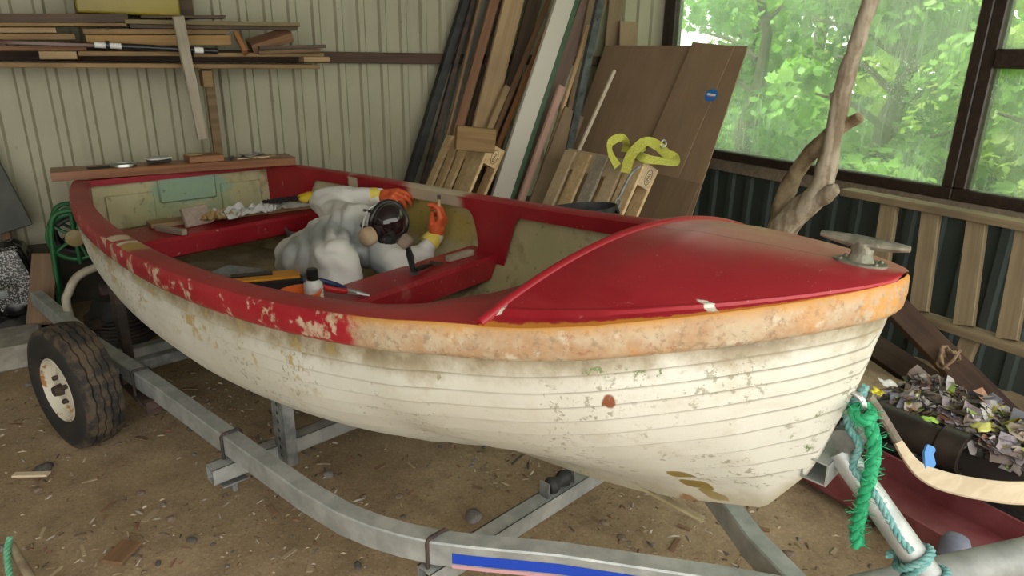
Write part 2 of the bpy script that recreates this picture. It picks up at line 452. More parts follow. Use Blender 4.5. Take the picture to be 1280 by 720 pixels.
def tree(x, y, h, rad, mi, label, seed, n=2600, size=.16, low=.4):
    root = thing('broadleaf_tree', label, 'tree', (x, y, -.5), 0, 'trees outside the window')
    rnd = random.Random(seed); b = MB()
    pts = [(rnd.uniform(-.05, .05) * i, rnd.uniform(-.05, .05) * i, h * i / 7) for i in range(7)]
    b.tube(pts, [.13 * (1 - i / 8) for i in range(7)], 9)
    for k in range(6):
        z = h * (.3 + .1 * k); a = rnd.uniform(0, 6.28); r = rad * .8
        b.tube([(0, 0, z), (math.cos(a) * r * .5, math.sin(a) * r * .5, z + .25), (math.cos(a) * r, math.sin(a) * r, z + .35)], [.045, .03, .012], 6)
    b.build('trunk', BARK, root)
    cl = []
    for k in range(26):
        a = rnd.uniform(0, 6.28); rr = rad * rnd.uniform(.1, .95); z = h * rnd.uniform(low, 1.05)
        q = rad * rnd.uniform(.22, .5); cl.append(((math.cos(a) * rr, math.sin(a) * rr, z), (q, q, q * .55)))
    obj('crown', leaves_mesh('crown', cl, n, size, seed + 1), LEAVES[mi], root)
TREES = [(6.9, 4.2, 3.6, 1.1, 0, 'bright fresh green tree nearest the big pane, behind the driftwood branch', .17),
         (7.4, 6.4, 4.2, 1.4, 1, 'deep green tree outside, seen above the big plywood sheets', .15),
         (8.6, 5.2, 5.2, 1.6, 1, 'tall dark green tree behind the middle of the big pane', .15),
         (7.1, 2.6, 3.4, 1.0, 2, 'yellow green tree outside just beyond the window mullion', .15),
         (6.8, .9, 3.8, 1.2, 0, 'fresh green tree outside the smaller window beside the transom', .15),
         (9.6, 8.2, 5.6, 1.9, 0, 'tall fresh green tree far outside above the plywood boards', .17),
         (9.4, 3.0, 5.5, 1.8, 0, 'tall bright tree behind the yellow green tree outside the mullion', .16),
         (8.8, .4, 5.0, 1.7, 1, 'dark green tree at the back outside the smaller window', .15)]
for i, (x, y, h, r, mi, lb, sz) in enumerate(TREES): tree(x, y, h, r, mi, lb, 20 + i, 3000, sz * .68, .12)
for i in range(9):
    x, y = 7.6 + (i % 3) * 2.4, -2 + i * 1.6
    root = thing('leafy_bush', 'leafy green bush in the undergrowth outside the shed window', 'bush', (x, y, -.5), 0, 'bushes outside the window')
    rnd = random.Random(90 + i); cl = [((rnd.uniform(-1, 1), rnd.uniform(-1.2, 1.2), rnd.uniform(.2, 2.2)), (.6, .6, .4)) for _ in range(14)]
    b = MB()
    for k in range(5): b.tube([(0, 0, 0), (rnd.uniform(-.5, .5), rnd.uniform(-.5, .5), 1.6)], [.03, .012], 6)
    b.build('stem', BARK, root)
    obj('foliage', leaves_mesh('foliage', cl, 1700, .11, 200 + i), LEAVES[i % 3], root)
for i in range(6):
    x, y = 14 + (i % 2) * 2, -6 + i * 3.6
    root = thing('distant_tree', 'large green tree in the row far beyond the shed window', 'tree', (x, y, -.5), 0, 'row of trees far beyond the window')
    rnd = random.Random(300 + i); cl = [((rnd.uniform(-2.2, 2.2), rnd.uniform(-2.4, 2.4), rnd.uniform(.4, 6.5)), (1.2, 1.2, .8)) for _ in range(26)]
    b = MB(); b.tube([(0, 0, 0), (.1, 0, 3), (0, .1, 6)], [.2, .15, .05], 8); b.build('trunk', BARK, root)
    obj('crown', leaves_mesh('crown', cl, 2000, .24, 400 + i), LEAVES[(i + 1) % 3], root)

# ------------------------------------------------------------------ daylight
wd = bpy.data.worlds.new('sky'); SC.world = wd; wd.use_nodes = True
bgn = wd.node_tree.nodes['Background']; bgn.inputs[0].default_value = (1.0, .975, .92, 1); bgn.inputs[1].default_value = 3.1
sd = bpy.data.lights.new('sun', 'SUN'); sd.energy = 13; sd.angle = R(20); sd.color = (1, .96, .88)
so = bpy.data.objects.new('sun', sd); COL.objects.link(so); so.rotation_euler = Vector((.35, -.15, -.92)).to_track_quat('-Z', 'Y').to_euler()
SC.view_settings.view_transform = 'Standard'; SC.view_settings.look = 'None'; SC.view_settings.gamma = 1; SC.view_settings.use_curve_mapping = False
SC.view_settings.exposure = 0.0

# ------------------------------------------------------------------ the boat
RED1, RED2 = (.295, .008, .017), (.37, .018, .028)
LAPS = [0, .07, .15, .25, .37, .49, .59, .675, .752, .825, .90]
def hull_mat():
    m = Mat('weathered_white_hull', .5)
    U = m.xyz('UV'); s, t = U['X'], U['Y']
    n1 = m.noise(2.2, 5); n2 = m.noise(9, 6, rough=.65); n3 = m.noise(34, 5, rough=.7)
    st = m.noise(1.0, 5, m.map((3, 3, 22)), .6)
    c = m.mix(m.step(n1, .3, .7), (.57, .545, .455), (.67, .655, .575))
    c = m.mix(m.math('MULTIPLY', m.step(n2, .5, .75), .55), c, (.52, .46, .33))
    c = m.mix(m.math('MULTIPLY', m.step(st, .55, .8), .35), c, (.45, .42, .32))
    # shadow and dirt under every overlap, painted in as dark lines
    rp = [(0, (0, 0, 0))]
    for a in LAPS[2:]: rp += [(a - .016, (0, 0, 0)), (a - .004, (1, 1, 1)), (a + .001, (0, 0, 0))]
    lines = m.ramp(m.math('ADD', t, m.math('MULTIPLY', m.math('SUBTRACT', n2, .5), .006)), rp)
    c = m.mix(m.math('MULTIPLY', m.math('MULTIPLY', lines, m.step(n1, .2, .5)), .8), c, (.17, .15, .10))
    # brownish stain under the rubbing strake
    band = m.step(m.math('ADD', t, m.math('MULTIPLY', m.math('SUBTRACT', n2, .5), .26)), .83, .95)
    c = m.mix(m.math('MULTIPLY', band, .75), c, (.27, .205, .10))
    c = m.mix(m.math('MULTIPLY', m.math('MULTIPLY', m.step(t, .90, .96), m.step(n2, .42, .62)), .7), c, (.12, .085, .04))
    # flaked golden gelcoat near the sheer on the after half
    aft = m.math('SUBTRACT', 1.0, m.step(s, .70, .80))
    fl = m.math('MULTIPLY', m.step(m.math('ADD', m.math('MULTIPLY', n3, .5), n2), .80, .86), m.step(t, .62, .88))
    c = m.mix(m.math('MULTIPLY', m.math('MULTIPLY', fl, aft), .85), c, (.42, .30, .085))
    # small grey-green chips
    ch = m.math('MULTIPLY', m.step(n3, .66, .69), m.step(n2, .46, .56))
    c = m.mix(m.math('MULTIPLY', ch, .8), c, (.27, .26, .15))
    gr = m.math('MULTIPLY', m.step(m.noise(26, 5, rough=.7), .55, .62), m.math('MAXIMUM', m.math('MAXIMUM', m.spot(HP(748, 466), (.07, .07, .020)), m.spot(HP(805, 466), (.05, .05, .016))), m.math('MAXIMUM', m.spot(HP(996, 562), (.04, .04, .018)), m.math('MAXIMUM', m.spot(HP(1004, 545), (.03, .03, .014)), m.spot(HP(1022, 515), (.03, .03, .016))))))
    c = m.mix(gr, c, (.14, .19, .06))
    c = m.mix(m.math('MULTIPLY', m.spot(HP(761, 505), (.013, .019, .023), .010, 40, soft=.15), m.step(n3, .25, .5)), c, (.22, .065, .022))
    for q_, r_ in ((HP(852, 594), (.035, .05, .020)), (HP(872, 606), (.045, .05, .024)), (HP(893, 618), (.04, .05, .018))):
        c = m.mix(m.spot(q_, r_, .03, 22, soft=.07), c, (.27, .19, .05))
    c = m.mix(m.spot(HP(862, 624), (.03, .04, .02), .03, 40), c, (.28, .08, .03))
    spk = m.math('MULTIPLY', m.step(m.noise(46, 5, rough=.75), .56, .60), m.step(m.noise(5, 4), .50, .60))
    c = m.mix(m.math('MULTIPLY', spk, .65), c, (.22, .20, .12))
    low = m.math('SUBTRACT', 1.0, m.step(m.math('ADD', t, m.math('MULTIPLY', m.math('SUBTRACT', n2, .5), .2)), .0, .09))
    c = m.mix(m.math('MULTIPLY', low, .6), c, (.36, .30, .17))
    m.base(c); m.bump(m.math('ADD', n3, n2), .18, .006); return m.m
def red_mat(name, kind):
    m = Mat(name, .33 if kind == 'deck' else .38)
    n1 = m.noise(3, 4); n2 = m.noise(11, 6, rough=.65); n3 = m.noise(40, 4)
    c = m.mix(m.step(n1, .35, .65), RED1, RED2)
    X = m.xyz('Object'); x, y = X['X'], X['Y']
    if kind == 'deck':
        c = m.mix(m.math('MULTIPLY', m.step(m.noise(1.0, 5, m.map((3, 14, 3))), .5, .8), .35), c, (.45, .05, .05))
        sc = m.math('MULTIPLY', m.step(m.noise(42, 3, m.map((1, 1, 1)), dist=2.5), .66, .70), m.step(n2, .48, .6))
        c = m.mix(m.math('MULTIPLY', sc, .6), c, (.62, .45, .32))
        for q, r in ((tuple(bl(atz(621, 403, 1.055))), (.020, .020, .2)), (tuple(bl(atz(885, 392, 1.125))), (.030, .008, .2))):
            c = m.mix(m.spot(q, r, .03, 40, soft=.1), c, (.72, .66, .55))
        U = m.xyz('UV'); k = U['Y']
        c = m.mix(m.math('MULTIPLY', m.step(m.math('ADD', k, m.math('MULTIPLY', m.math('SUBTRACT', n2, .5), .10)), .34, .56), .62), c, (.52, .17, .165))  # pinkish window sheen on the far half, painted into the deck colour
        seam = m.math('SUBTRACT', 1.0, m.step(m.math('ABSOLUTE', m.math('SUBTRACT', k, .497)), .002, .0045))
        c = m.mix(m.math('MULTIPLY', seam, .75), c, (.09, .01, .012))
        inl = m.math('SUBTRACT', 1.0, m.step(m.math('ABSOLUTE', m.math('SUBTRACT', m.math('MINIMUM', k, m.math('SUBTRACT', 1.0, k)), .052)), .001, .004))
        c = m.mix(m.math('MULTIPLY', inl, .55), c, (.14, .008, .012))
        edge = m.math('SUBTRACT', 1.0, m.step(m.math('ADD', m.math('MINIMUM', k, m.math('SUBTRACT', 1.0, k)), m.math('MULTIPLY', m.math('SUBTRACT', n3, .5), .03)), .010, .018))
        c = m.mix(m.math('MULTIPLY', edge, .85), c, (.55, .22, .03))
        m.rough(m.math('MULTIPLY_ADD', n2, .25, .22))
    elif kind == 'rim':
        c = m.mix(m.math('MULTIPLY', m.step(m.math('ADD', n2, m.math('MULTIPLY', n3, .3)), .80, .84), .8), c, (.52, .40, .28))
        for q, r, k in (((1.72, -.76, .92), (.10, .12, .3), (.40, .24, .06)), ((1.55, -.80, .92), (.05, .06, .2), (.62, .50, .34)), ((1.66, -.77, .92), (.02, .10, .2), (.70, .62, .5)),
                        ((1.52, .80, .9), (.26, .16, .2), (.56, .46, .33)), ((.78, .80, .88), (.05, .1, .2), (.50, .36, .28))):
            c = m.mix(m.spot(q, r, .08, 14, soft=.2), c, k)
        U = m.xyz('UV')
        ed = m.math('MULTIPLY', m.math('SUBTRACT', 1.0, m.step(m.math('ADD', U['Y'], m.math('MULTIPLY', m.math('SUBTRACT', n3, .5), .1)), .02, .06)), m.step(x, 2.9, 3.15))
        c = m.mix(m.math('MULTIPLY', ed, .8), c, (.55, .22, .03))
    elif kind == 'rub':
        old = m.math('MULTIPLY', m.step(m.math('ADD', n2, m.math('MULTIPLY', n3, .25)), .66, .72), .85)
        c = m.mix(old, c, m.mix(m.step(n3, .4, .6), (.40, .26, .15), (.58, .47, .34)))
        f = m.mix(m.step(n2, .36, .66), (.50, .40, .27), (.42, .25, .13))
        f = m.mix(m.math('MULTIPLY', m.step(m.noise(6, 5, rough=.7), .55, .68), .5), f, (.52, .22, .04))
        f = m.mix(m.math('MULTIPLY', m.step(m.noise(15, 6, rough=.75), .55, .66), .7), f, (.60, .53, .40))
        f = m.mix(m.math('MULTIPLY', m.step(m.noise(23, 6, rough=.75), .58, .66), .6), f, (.30, .10, .06))
        f = m.mix(m.math('MULTIPLY', m.step(m.noise(48, 5, rough=.75), .52, .64), .6), f, (.22, .155, .09))
        U = m.xyz('UV')
        top = m.math('SUBTRACT', 1.0, m.step(m.math('ADD', U['Y'], m.math('MULTIPLY', m.math('SUBTRACT', n2, .5), .5)), .08, .30))
        f = m.mix(m.math('MULTIPLY', top, .8), f, (.56, .25, .03))
        fr = m.step(m.math('ADD', x, m.math('MULTIPLY', m.math('SUBTRACT', n2, .5), .3)), 3.07, 3.13)
        c = m.mix(fr, c, f)
        bow = m.step(m.math('ADD', x, m.math('MULTIPLY', m.math('SUBTRACT', n2, .5), .1)), 3.985, 4.0)
        c = m.mix(m.math('MULTIPLY', m.math('MULTIPLY', bow, m.step(n3, .42, .6)), .7), c, (.56, .25, .03))
        c = m.mix(m.math('MULTIPLY', m.math('MULTIPLY', m.step(m.math('ADD', U['Y'], m.math('MULTIPLY', n2, .3)), .86, .98), .8), 1.0), c, (.16, .12, .06))
        m.bump(n3, .3, .004); m.rough(m.math('MULTIPLY_ADD', fr, .3, .4))
    elif kind == 'thwart':
        w = m.math('MULTIPLY', m.step(m.noise(7, 6, rough=.7), .56, .70), .35)
        c = m.mix(w, c, (.50, .24, .20))
        c = m.mix(m.math('MULTIPLY', m.step(n3, .69, .72), .7), c, (.6, .5, .4))
    elif kind == 'skirt':
        c = m.mix(m.math('MULTIPLY', m.step(m.math('ADD', n2, m.math('MULTIPLY', n3, .3)), .83, .86), .7), c, (.52, .40, .28))
        for q, r in (((1.52, .7, .86), (.22, .3, .12)), ((.82, .7, .9), (.05, .3, .1))): c = m.mix(m.spot(q, r, .08, 14, soft=.2), c, (.56, .47, .34))
    m.base(c); return m.m
def lining_mat():
    m = Mat('cream_boat_lining', .6); n1 = m.noise(2.0, 5); n2 = m.noise(7, 6, rough=.65)
    c = m.mix(m.step(n1, .35, .65), (.44, .40, .21), (.58, .53, .34))
    c = m.mix(m.math('MULTIPLY', m.step(n2, .48, .68), .75), c, (.25, .19, .075))
    c = m.mix(m.math('MULTIPLY', m.spot((.06, .02, .80), (.10, .24, .10), .05, 8, soft=.15), .8), c, (.22, .38, .28))
    c = m.mix(m.math('MULTIPLY', m.math('MULTIPLY', m.spot((.06, .05, .68), (.12, .40, .14), .1, 8), m.step(n2, .4, .6)), .55), c, (.30, .42, .24))
    c = m.mix(m.math('MULTIPLY', m.spot((1.5, .75, .74), (.35, .2, .12), .12, 6), .75), c, (.46, .34, .06))
    c = m.mix(m.math('MULTIPLY', m.step(m.noise(24, 4), .63, .70), .6), c, (.14, .11, .06))
    m.base(c); return m.m
boat = thing('dinghy', 'old clinker dinghy with red deck and gunwales and chipped white hull on its trailer', 'boat', (BX, BY, 0), BROT)
RO = .024                              # how far the rubbing strake stands out from the hull
NS = 96
SS = [1 - (1 - i / (NS - 1)) ** 1.6 for i in range(NS)]
def lip(z): return Vector((0, 0, z))
# every strake of the hull overlaps the one below
def hullpt(s, t, off, side):
    h = max(hb(s) - RO * min(1, (1 - s) * 25), 0); zt = zsh(s) - .062; z0 = min(zk(s), zt - .002)
    if s > .78:
        D = zsh(.78) - .062 - zk(.78); D *= 1 - .30 * (s - .78) / .22
        tt = max(t, .15); zz = zt - (1 - tt) * D; tn = max((zz - z0) / max(zt - z0, 1e-4), 0.0); t = tn if t >= .15 else tn * t / .15
    fade = min(1, (1 - s) * 14)
    v = h * sec(s, t) + off * fade * min(1, h * 8); z = z0 + (zt - z0) * t
    return Vector((s * (L - .012), side * v, z))
prof = []
for k in range(len(LAPS)):
    a = LAPS[k]; c_ = LAPS[k + 1] if k + 1 < len(LAPS) else 1.0
    o1 = .013 if k > 1 else .004
    if k > 0: prof.append((a, o1 * .95))
    else: prof.append((0, 0))
    for j in (1, 2): prof.append((a + (c_ - a) * j / 3, o1 * (1 - j / 3)))
    prof.append((c_ - (.0015 if c_ < 1 else 0), 0.0))
b = MB()
for side in (-1, 1):
    rows = [[hullpt(s, t, o_, side) for t, o_ in prof] for s in SS]
    uvs = [[(s, t) for t, o_ in prof] for s in SS]
    b.grid(rows, uvs=uvs)
# transom
tr = [hullpt(0, t, o_, -1) for t, o_ in prof]; tl = [hullpt(0, t, o_, 1) for t, o_ in prof]
b.grid([tr, [Vector((0, 0, p.z)) for p in tr], tl], uvs=[[(0, t) for t, _ in prof]] * 3)
hull_o = b.build('hull', None, boat, smooth=18, weld=.0004)
_bv = BVHTree.FromPolygons([v.co.copy() for v in hull_o.data.vertices], [tuple(q.vertices) for q in hull_o.data.polygons])
def HP(x, y):
    o_ = bl(C0); t_ = bl(Vector(C0) + Vector(ray(x, y))); h_ = _bv.ray_cast(o_, (t_ - o_).normalized())
    return tuple(h_[0]) if h_[0] is not None else tuple(t_)
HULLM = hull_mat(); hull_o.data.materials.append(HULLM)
# keel strip
b = MB(); pts = [Vector((s * (L - .01), 0, min(zk(s), zsh(s) - .09) - .008 + .045 * max(0, (s - .50) / .24))) for s in np.linspace(0, .74, 70)]
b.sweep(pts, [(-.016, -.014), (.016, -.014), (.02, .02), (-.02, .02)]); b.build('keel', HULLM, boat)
# plan curve of the rim and its offsets
def plan(s): return Vector((s * L, hb(s), 0))
def plan_n(s):
    a = plan(max(s - .004, 0)); c_ = plan(min(s + .004, 1)); t = c_ - a
    if s > .996: t = Vector((.0, -1, 0)) + t.normalized() * .3
    t.normalize(); return Vector((-t.y, t.x, 0))
def rimpt(s, off, dz, side):
    p = plan(s) - plan_n(s) * off
    if p.y < 0: p.y = 0.0
    return Vector((p.x, p.y * side, zsh(s) + dz))
RW_U = [0, 1.2, 2.6, 3.1, 3.25, 3.36, 3.41]; RW_W = [.085, .09, .095, .11, .15, .23, .31]
def rw(s): return float(np.interp(s * L, RW_U, RW_W))
SD = 3.41 / L
# rubbing strake (outer face)
b = MB(); pr = [(.006, 0), (-.001, -.006), (-.003, -.035), (.0, -.066), (.008, -.078), (.03, -.084), (.04, -.06)]
for side in (-1, 1):
    b.grid([[rimpt(s, o_, dz, side) for o_, dz in pr] for s in SS], uvs=[[(s, j / 6) for j in range(7)] for s in SS])
b.build('rub_rail', red_mat('scraped_rub_rail', 'rub'), boat, smooth=50, weld=.0006)
# gunwale top
b = MB(); RS = [s for s in SS if s < SD] + [SD]
for side in (-1, 1):
    rows = []; uvs = []
    for s in RS:
        w = rw(s); rows.append([rimpt(s, .006, 0, side), rimpt(s, .02, .003, side), rimpt(s, w * .5, .004, side), rimpt(s, w - .012, .001, side), rimpt(s, w, -.008, side)])
        uvs.append([(s, j / 4) for j in range(5)])
    b.grid(rows, uvs=uvs)
b.build('gunwale', red_mat('worn_red_gunwale', 'rim'), boat, smooth=50)
# inner skirt with the panels that run down to the thwarts
def sk_depth(u):
    d = .060
    for c_, hw, fl in ((.12, .22, .11), (1.99, .105, .10)):
        a = abs(u - c_) - hw
        if a <= 0: d = max(d, .31)
        elif a < fl: d = max(d, .06 + .25 * (1 - math.sqrt(max(0, 1 - (1 - a / fl) ** 2))))
    return d
def inner_half(u, z):
    s = min(max(u / L, 0), 1); z0 = zk(s); t = (z - z0) / (zsh(s) - .062 - z0); t = min(max(t, 0), 1)
    return max((hb(s) - RO) * sec(s, t) - .02, .01)
b = MB()
SK = [i / 160 * 3.41 for i in range(161)]
for side in (-1, 1):
    rows = []
    for u in SK:
        s = u / L; d = sk_depth(u); w = rw(s); r = []
        for j in range(7):
            f = j / 6; p = rimpt(s, w, -.008 - d * f, side)
            lim = inner_half(u, p.z) - .004
            p.y = side * min(abs(p.y) + .01 * f, lim) if abs(p.y) > 0 else p.y
            r.append(p)
        q = r[-1].copy(); q.y = side * min(abs(q.y) + .02, inner_half(u, q.z)); r.append(q)
        rows.append(r)
    b.grid(rows)
b.build('inner_skirt', red_mat('red_inner_skirt', 'skirt'), boat, smooth=40)
# cream lining, inner transom, bottom
LIN = lining_mat(); FLZ = .40
b = MB()
for side in (-1, 1):
    rows = []
    for s in [q for q in SS if q < .93]:
        r = []
        zt = zsh(s) - .03
        for j in range(15):
            z = zt + (max(zk(s) + .03, FLZ - .02) - zt) * j / 14
            u = .022 + s * (L - .05); r.append(Vector((u, side * inner_half(u, z), z)))
        rows.append(r)
    b.grid(rows)
b.build('hull_lining', LIN, boat, smooth=50)
b = MB(); rows = []
for j in range(11):
    z = .87 - (.87 - FLZ + .02) * j / 10; h = inner_half(.03, z); rows.append([Vector((.03, h * k / 6, z)) for k in range(-6, 7)])
b.grid(rows)
for y, w_ in ((.33, .26), (-.33, .26)):
    b.box((.038, y, .70), (.016, w_, .20), bev=.006)
b.box((.04, 0, .80), (.02, .34, .16), bev=.01)
b.build('transom_lining', LIN, boat, smooth=40)
b = MB(); b.sweep([rimpt(0, .03, -.002, -1) + Vector((.03, 0, 0)), rimpt(0, .03, -.002, 1) + Vector((.03, 0, 0))], [(-.03, -.03), (.03, -.03), (.03, .003), (-.03, .003)])
b.build('transom_cap', red_mat('red_transom_cap', 'skirt'), boat)
b = MB(); rows = []
for i in range(40):
    u = .04 + i / 39 * 3.62; h = inner_half(u, FLZ); rows.append([Vector((u, h * k / 8, FLZ + .006 * math.sin(k * 2.1))) for k in range(-8, 9)])
b.grid(rows)
BF = Mat('grimy_bottom_boards', .7); _n = BF.noise(5, 6, rough=.65)
BF.base(BF.mix(BF.step(_n, .35, .65), (.30, .24, .13), (.50, .44, .28)))
b.build('bottom_boards', BF.m, boat, smooth=50)
# thwarts
def thwart(u0, u1, zt, th, skew=.13, name='thwart'):
    b = MB(); rows = []
    N = 24
    prof = [(u1 - .02, zt - th), (u1 - .002, zt - th + .012), (u1, zt - .016), (u1 - .014, zt), ((u0 + u1) / 2, zt + .002), (u0 + .014, zt), (u0, zt - .016), (u0, zt - th)]
    for k in range(N + 1):
        f = -1 + 2 * k / N
        rows.append([Vector((u - skew * f * inner_half(u, z), f * (inner_half(u, z) - .002), z)) for u, z in prof])
    b.grid(rows); return b.build(name, TWM, boat, smooth=40)
TWM = red_mat('scuffed_red_thwart', 'thwart')
thwart(.22, .585, .648, .115, .10); thwart(1.915, 2.145, .662, .125, .145)
# foredeck
def crown(u): return float(np.interp(u, [3.3, 3.55, 3.75, 3.9, L], [.118, .108, .072, .04, .008]))
def deckz(u, k): return zsh(u / L) + crown(u) * (1 - abs(k) ** 2.0) * (1.0) + .004
b = MB(); rows = []; uvs = []
DU = [3.41 + (L - .004 - 3.41) * (1 - (1 - i / 40) ** 1.5) for i in range(41)]
KK = [-1, -.985, -.95, -.93, -.915] + [-.9 + i * .05 for i in range(37)] + [.915, .93, .95, .985, 1]
for u in DU:
    h = max(hb(u / L) - .008, .0008); r = []; q = []
    for k in KK:
        z = deckz(u, k)
        if abs(k) > .915: z -= .005
        e_ = rimpt(u / L, .003, 0, 1); r.append(Vector((u + (e_.x - u) * abs(k) ** 3, e_.y * k, z))); q.append((u / L, (k + 1) / 2))
    rows.append(r); uvs.append(q)
b.grid(rows, uvs=uvs)
b.build('foredeck', red_mat('glossy_red_deck', 'deck'), boat, smooth=30)
b = MB(); h = hb(3.41 / L) - .012
b.tube([(3.408, h * k, deckz(3.41, k) - .003) for k in np.linspace(-1, 1, 41)], .013, 10)
rows = [[(3.402, h * k, deckz(3.41, k) - .004) for k in np.linspace(-1, 1, 41)], [(3.405, h * k, min(zsh(.8466) - .02, deckz(3.41, k) - .045)) for k in np.linspace(-1, 1, 41)]]
b.grid(rows)
b.build('deck_coaming', red_mat('red_coaming', 'skirt'), boat, smooth=40)
# bow cleat
BRONZE = mottled('weathered_bronze', (.20, .20, .15), (.36, .35, .27), 40, .5, .6, bump=.2)
cz = deckz(3.93, .05)
b = MB(); b.prism([(math.cos(a) * .055, math.sin(a) * .032) for a in np.linspace(0, 2 * math.pi, 24, endpoint=False)], .008, Matrix.Translation((3.935, .0, cz - .004)))
b.tube([(3.935, 0, cz), (3.935, 0, cz + .02), (3.935, 0, cz + .044)], [.030, .022, .026], 14, squash=(1, .6), up=(1, 0, 0))
for sx, sy in ((1, 1), (1, -1), (-1, 1), (-1, -1)): b.ball((3.935 + sx * .036, sy * .015, cz + .005), .006, 1)
cb = b.build('cleat_base', BRONZE, boat)
b = MB(); b.tube([(3.935 + x, 0, cz + .044 + (abs(x) / .085) ** 2 * .003) for x in np.linspace(-.088, .088, 13)], [.006 + .008 * (1 - (abs(x) / .09) ** 2) for x in np.linspace(-.088, .088, 13)], 10)
b.build('cleat_horn', BRONZE, cb)
# bow eye
_be = tob(atv(1071, 506, 0)); b = MB(); b.tube([(_be[0] - .02 + .035 * math.sin(a), 0, _be[2] + .026 * math.cos(a)) for a in np.linspace(0, math.pi, 12)], .007, 8); b.build('bow_eye', STEEL, boat)

# ------------------------------------------------------------------ the trailer
trl = thing('boat_trailer', 'galvanised boat trailer carrying the white dinghy, with blue striped side beam', 'trailer', (BX, BY, 0), BROT)
TC = .05                               # trailer centre line, towards the far side
NB = [(.0, .87), (.98, .82), (1.6, .755), (2.31, .695), (2.65, .665), (2.84, .635), (2.95, .60), (3.04, .56), (3.13, .51), (3.21, .45), (3.4, .295), (3.75, .055), (4.0, -.10)]
sq = [(-.03, -.035), (-.026, -.04), (.026, -.04), (.03, -.035), (.03, .035), (.026, .04), (-.026, .04), (-.03, .035)]
TZ = .275
for side in (-1, 1):
    P = [Vector((u, -v if side < 0 else v - 2 * TC * 0 + .10, TZ)) for u, v in NB]
    if side > 0: P = [Vector((u, v + .10 if v > -.05 else v + .10, TZ)) for u, v in NB[:-1]] + [Vector((4.0, .03, TZ))]
    b = MB(); b.sweep(P, sq); b.build('side_beam', GALV, trl)
def bar(name, p0, p1, w=.05, h=.05, mat=None, hollow=True):
    p0, p1 = _v(p0), _v(p1); d = (p1 - p0); rot = frame(d, z=(0, 0, 1)); b = MB()
    if hollow:
        t = .004
        for c_, s_ in (((0, 0, h / 2 - t / 2), (d.length, w, t)), ((0, 0, -h / 2 + t / 2), (d.length, w, t)), ((0, w / 2 - t / 2, 0), (d.length, t, h)), ((0, -w / 2 + t / 2, 0), (d.length, t, h))):
            b.box((p0 + p1) / 2 + rot @ _v(c_), s_, rot)
    else: b.box((p0 + p1) / 2, (d.length, w, h), rot, .004)
    return b.build(name, mat or GALV, trl, smooth=None)
bar('cross_member', (2.22, -.80, .195), (2.22, .86, .195), .06, .06)
bar('cross_member', (3.13, -.56, .195), (3.13, .62, .195), .06, .06)
bar('cross_member', (.93, -.80, .195), (.93, .90, .195), .05, .05)
bar('axle', (1.27, -.96, .265), (1.27, 1.06, .265), .05, .05, GALVD, False)
for s_ in (-1, 1):
    yo = -.79 if s_ < 0 else .89
    b = MB()
    for k, (l_, z) in enumerate(((.72, .205), (.56, .197), (.4, .189))): b.box((1.27, yo, z), (l_, .045, .007), bev=.002)
    b.box((.93, yo, .215), (.03, .05, .06)); b.box((1.61, yo, .215), (.03, .05, .06)); b.box((1.27, yo, .235), (.10, .06, .05), bev=.004)
    b.build('leaf_spring', STEELD, trl)
def ubolt(u, v, name='u_bolt'):
    b = MB(); w = .036; t = TZ + .046
    b.tube([(u, -v - w, TZ - .09), (u, -v - w, t - .01), (u, -v - w + .008, t), (u, -v + w - .008, t), (u, -v + w, t - .01), (u, -v + w, TZ - .09)], .006, 8)
    b.build(name, STEELD, trl)
for u, v in ((2.20, .704), (3.13, .51), (1.45, .772), (.93, .823)): ubolt(u, v)
def upright(u, y, z0, z1, mat, w=.07):
    b = MB(); t = .006
    b.box((u, y, (z0 + z1) / 2), (w, t, z1 - z0)); b.box((u - w / 2, y + .018, (z0 + z1) / 2), (t, .036, z1 - z0)); b.box((u + w / 2, y + .018, (z0 + z1) / 2), (t, .036, z1 - z0))
    o_ = b.build('upright', mat, trl, smooth=None)
    h_ = MB(); n = int((z1 - z0) / .035)
    for k in range(n): h_.lathe([(0, -.0005), (.008, -.0005)], 10, 'Y', Matrix.Translation((u, y - t / 2 - .0006, z0 + .03 + k * .035)))
    h_.build('bolt_hole', BLACK, o_, smooth=None)
upright(2.28, -.56, .17, .455, GALVD, .09); upright(2.28, .56, .17, .46, GALVD, .09)
upright(.93, -.71, .17, .54, STEELD, .08); upright(.93, .80, .17, .54, STEELD, .08)
for y in (-.56, .56):
    b = MB(); b.box((2.24, y * .93, .46), (.34, .07, .03), Matrix.Rotation(-.55 if y < 0 else .55, 3, 'X'), .01); b.build('bilge_pad', BLACK, trl)
b = MB(); b.box((2.2, -.73, .15), (.12, .09, .006)); b.box((2.2, -.72, .12), (.05, .02, .06), bev=.004); b.box((2.13, -.70, .125), (.045, .05, .05), bev=.004); b.build('clamp_bracket', GALVD, trl)
for u in (3.13, 2.22, .93):
    b = MB(); b.lathe([(.0, -.05), (.022, -.05), (.03, -.03), (.018, 0), (.03, .03), (.022, .05), (0, .05)], 14, 'Y', Matrix.Translation((u, .0, max(zk(u / L) - .06, .24)))); b.build('keel_roller', BLACK, trl)
    for y in (.065, -.065):
        b = MB(); b.box((u, y, .23), (.04, .006, .10)); b.build('roller_bracket', GALVD, trl)
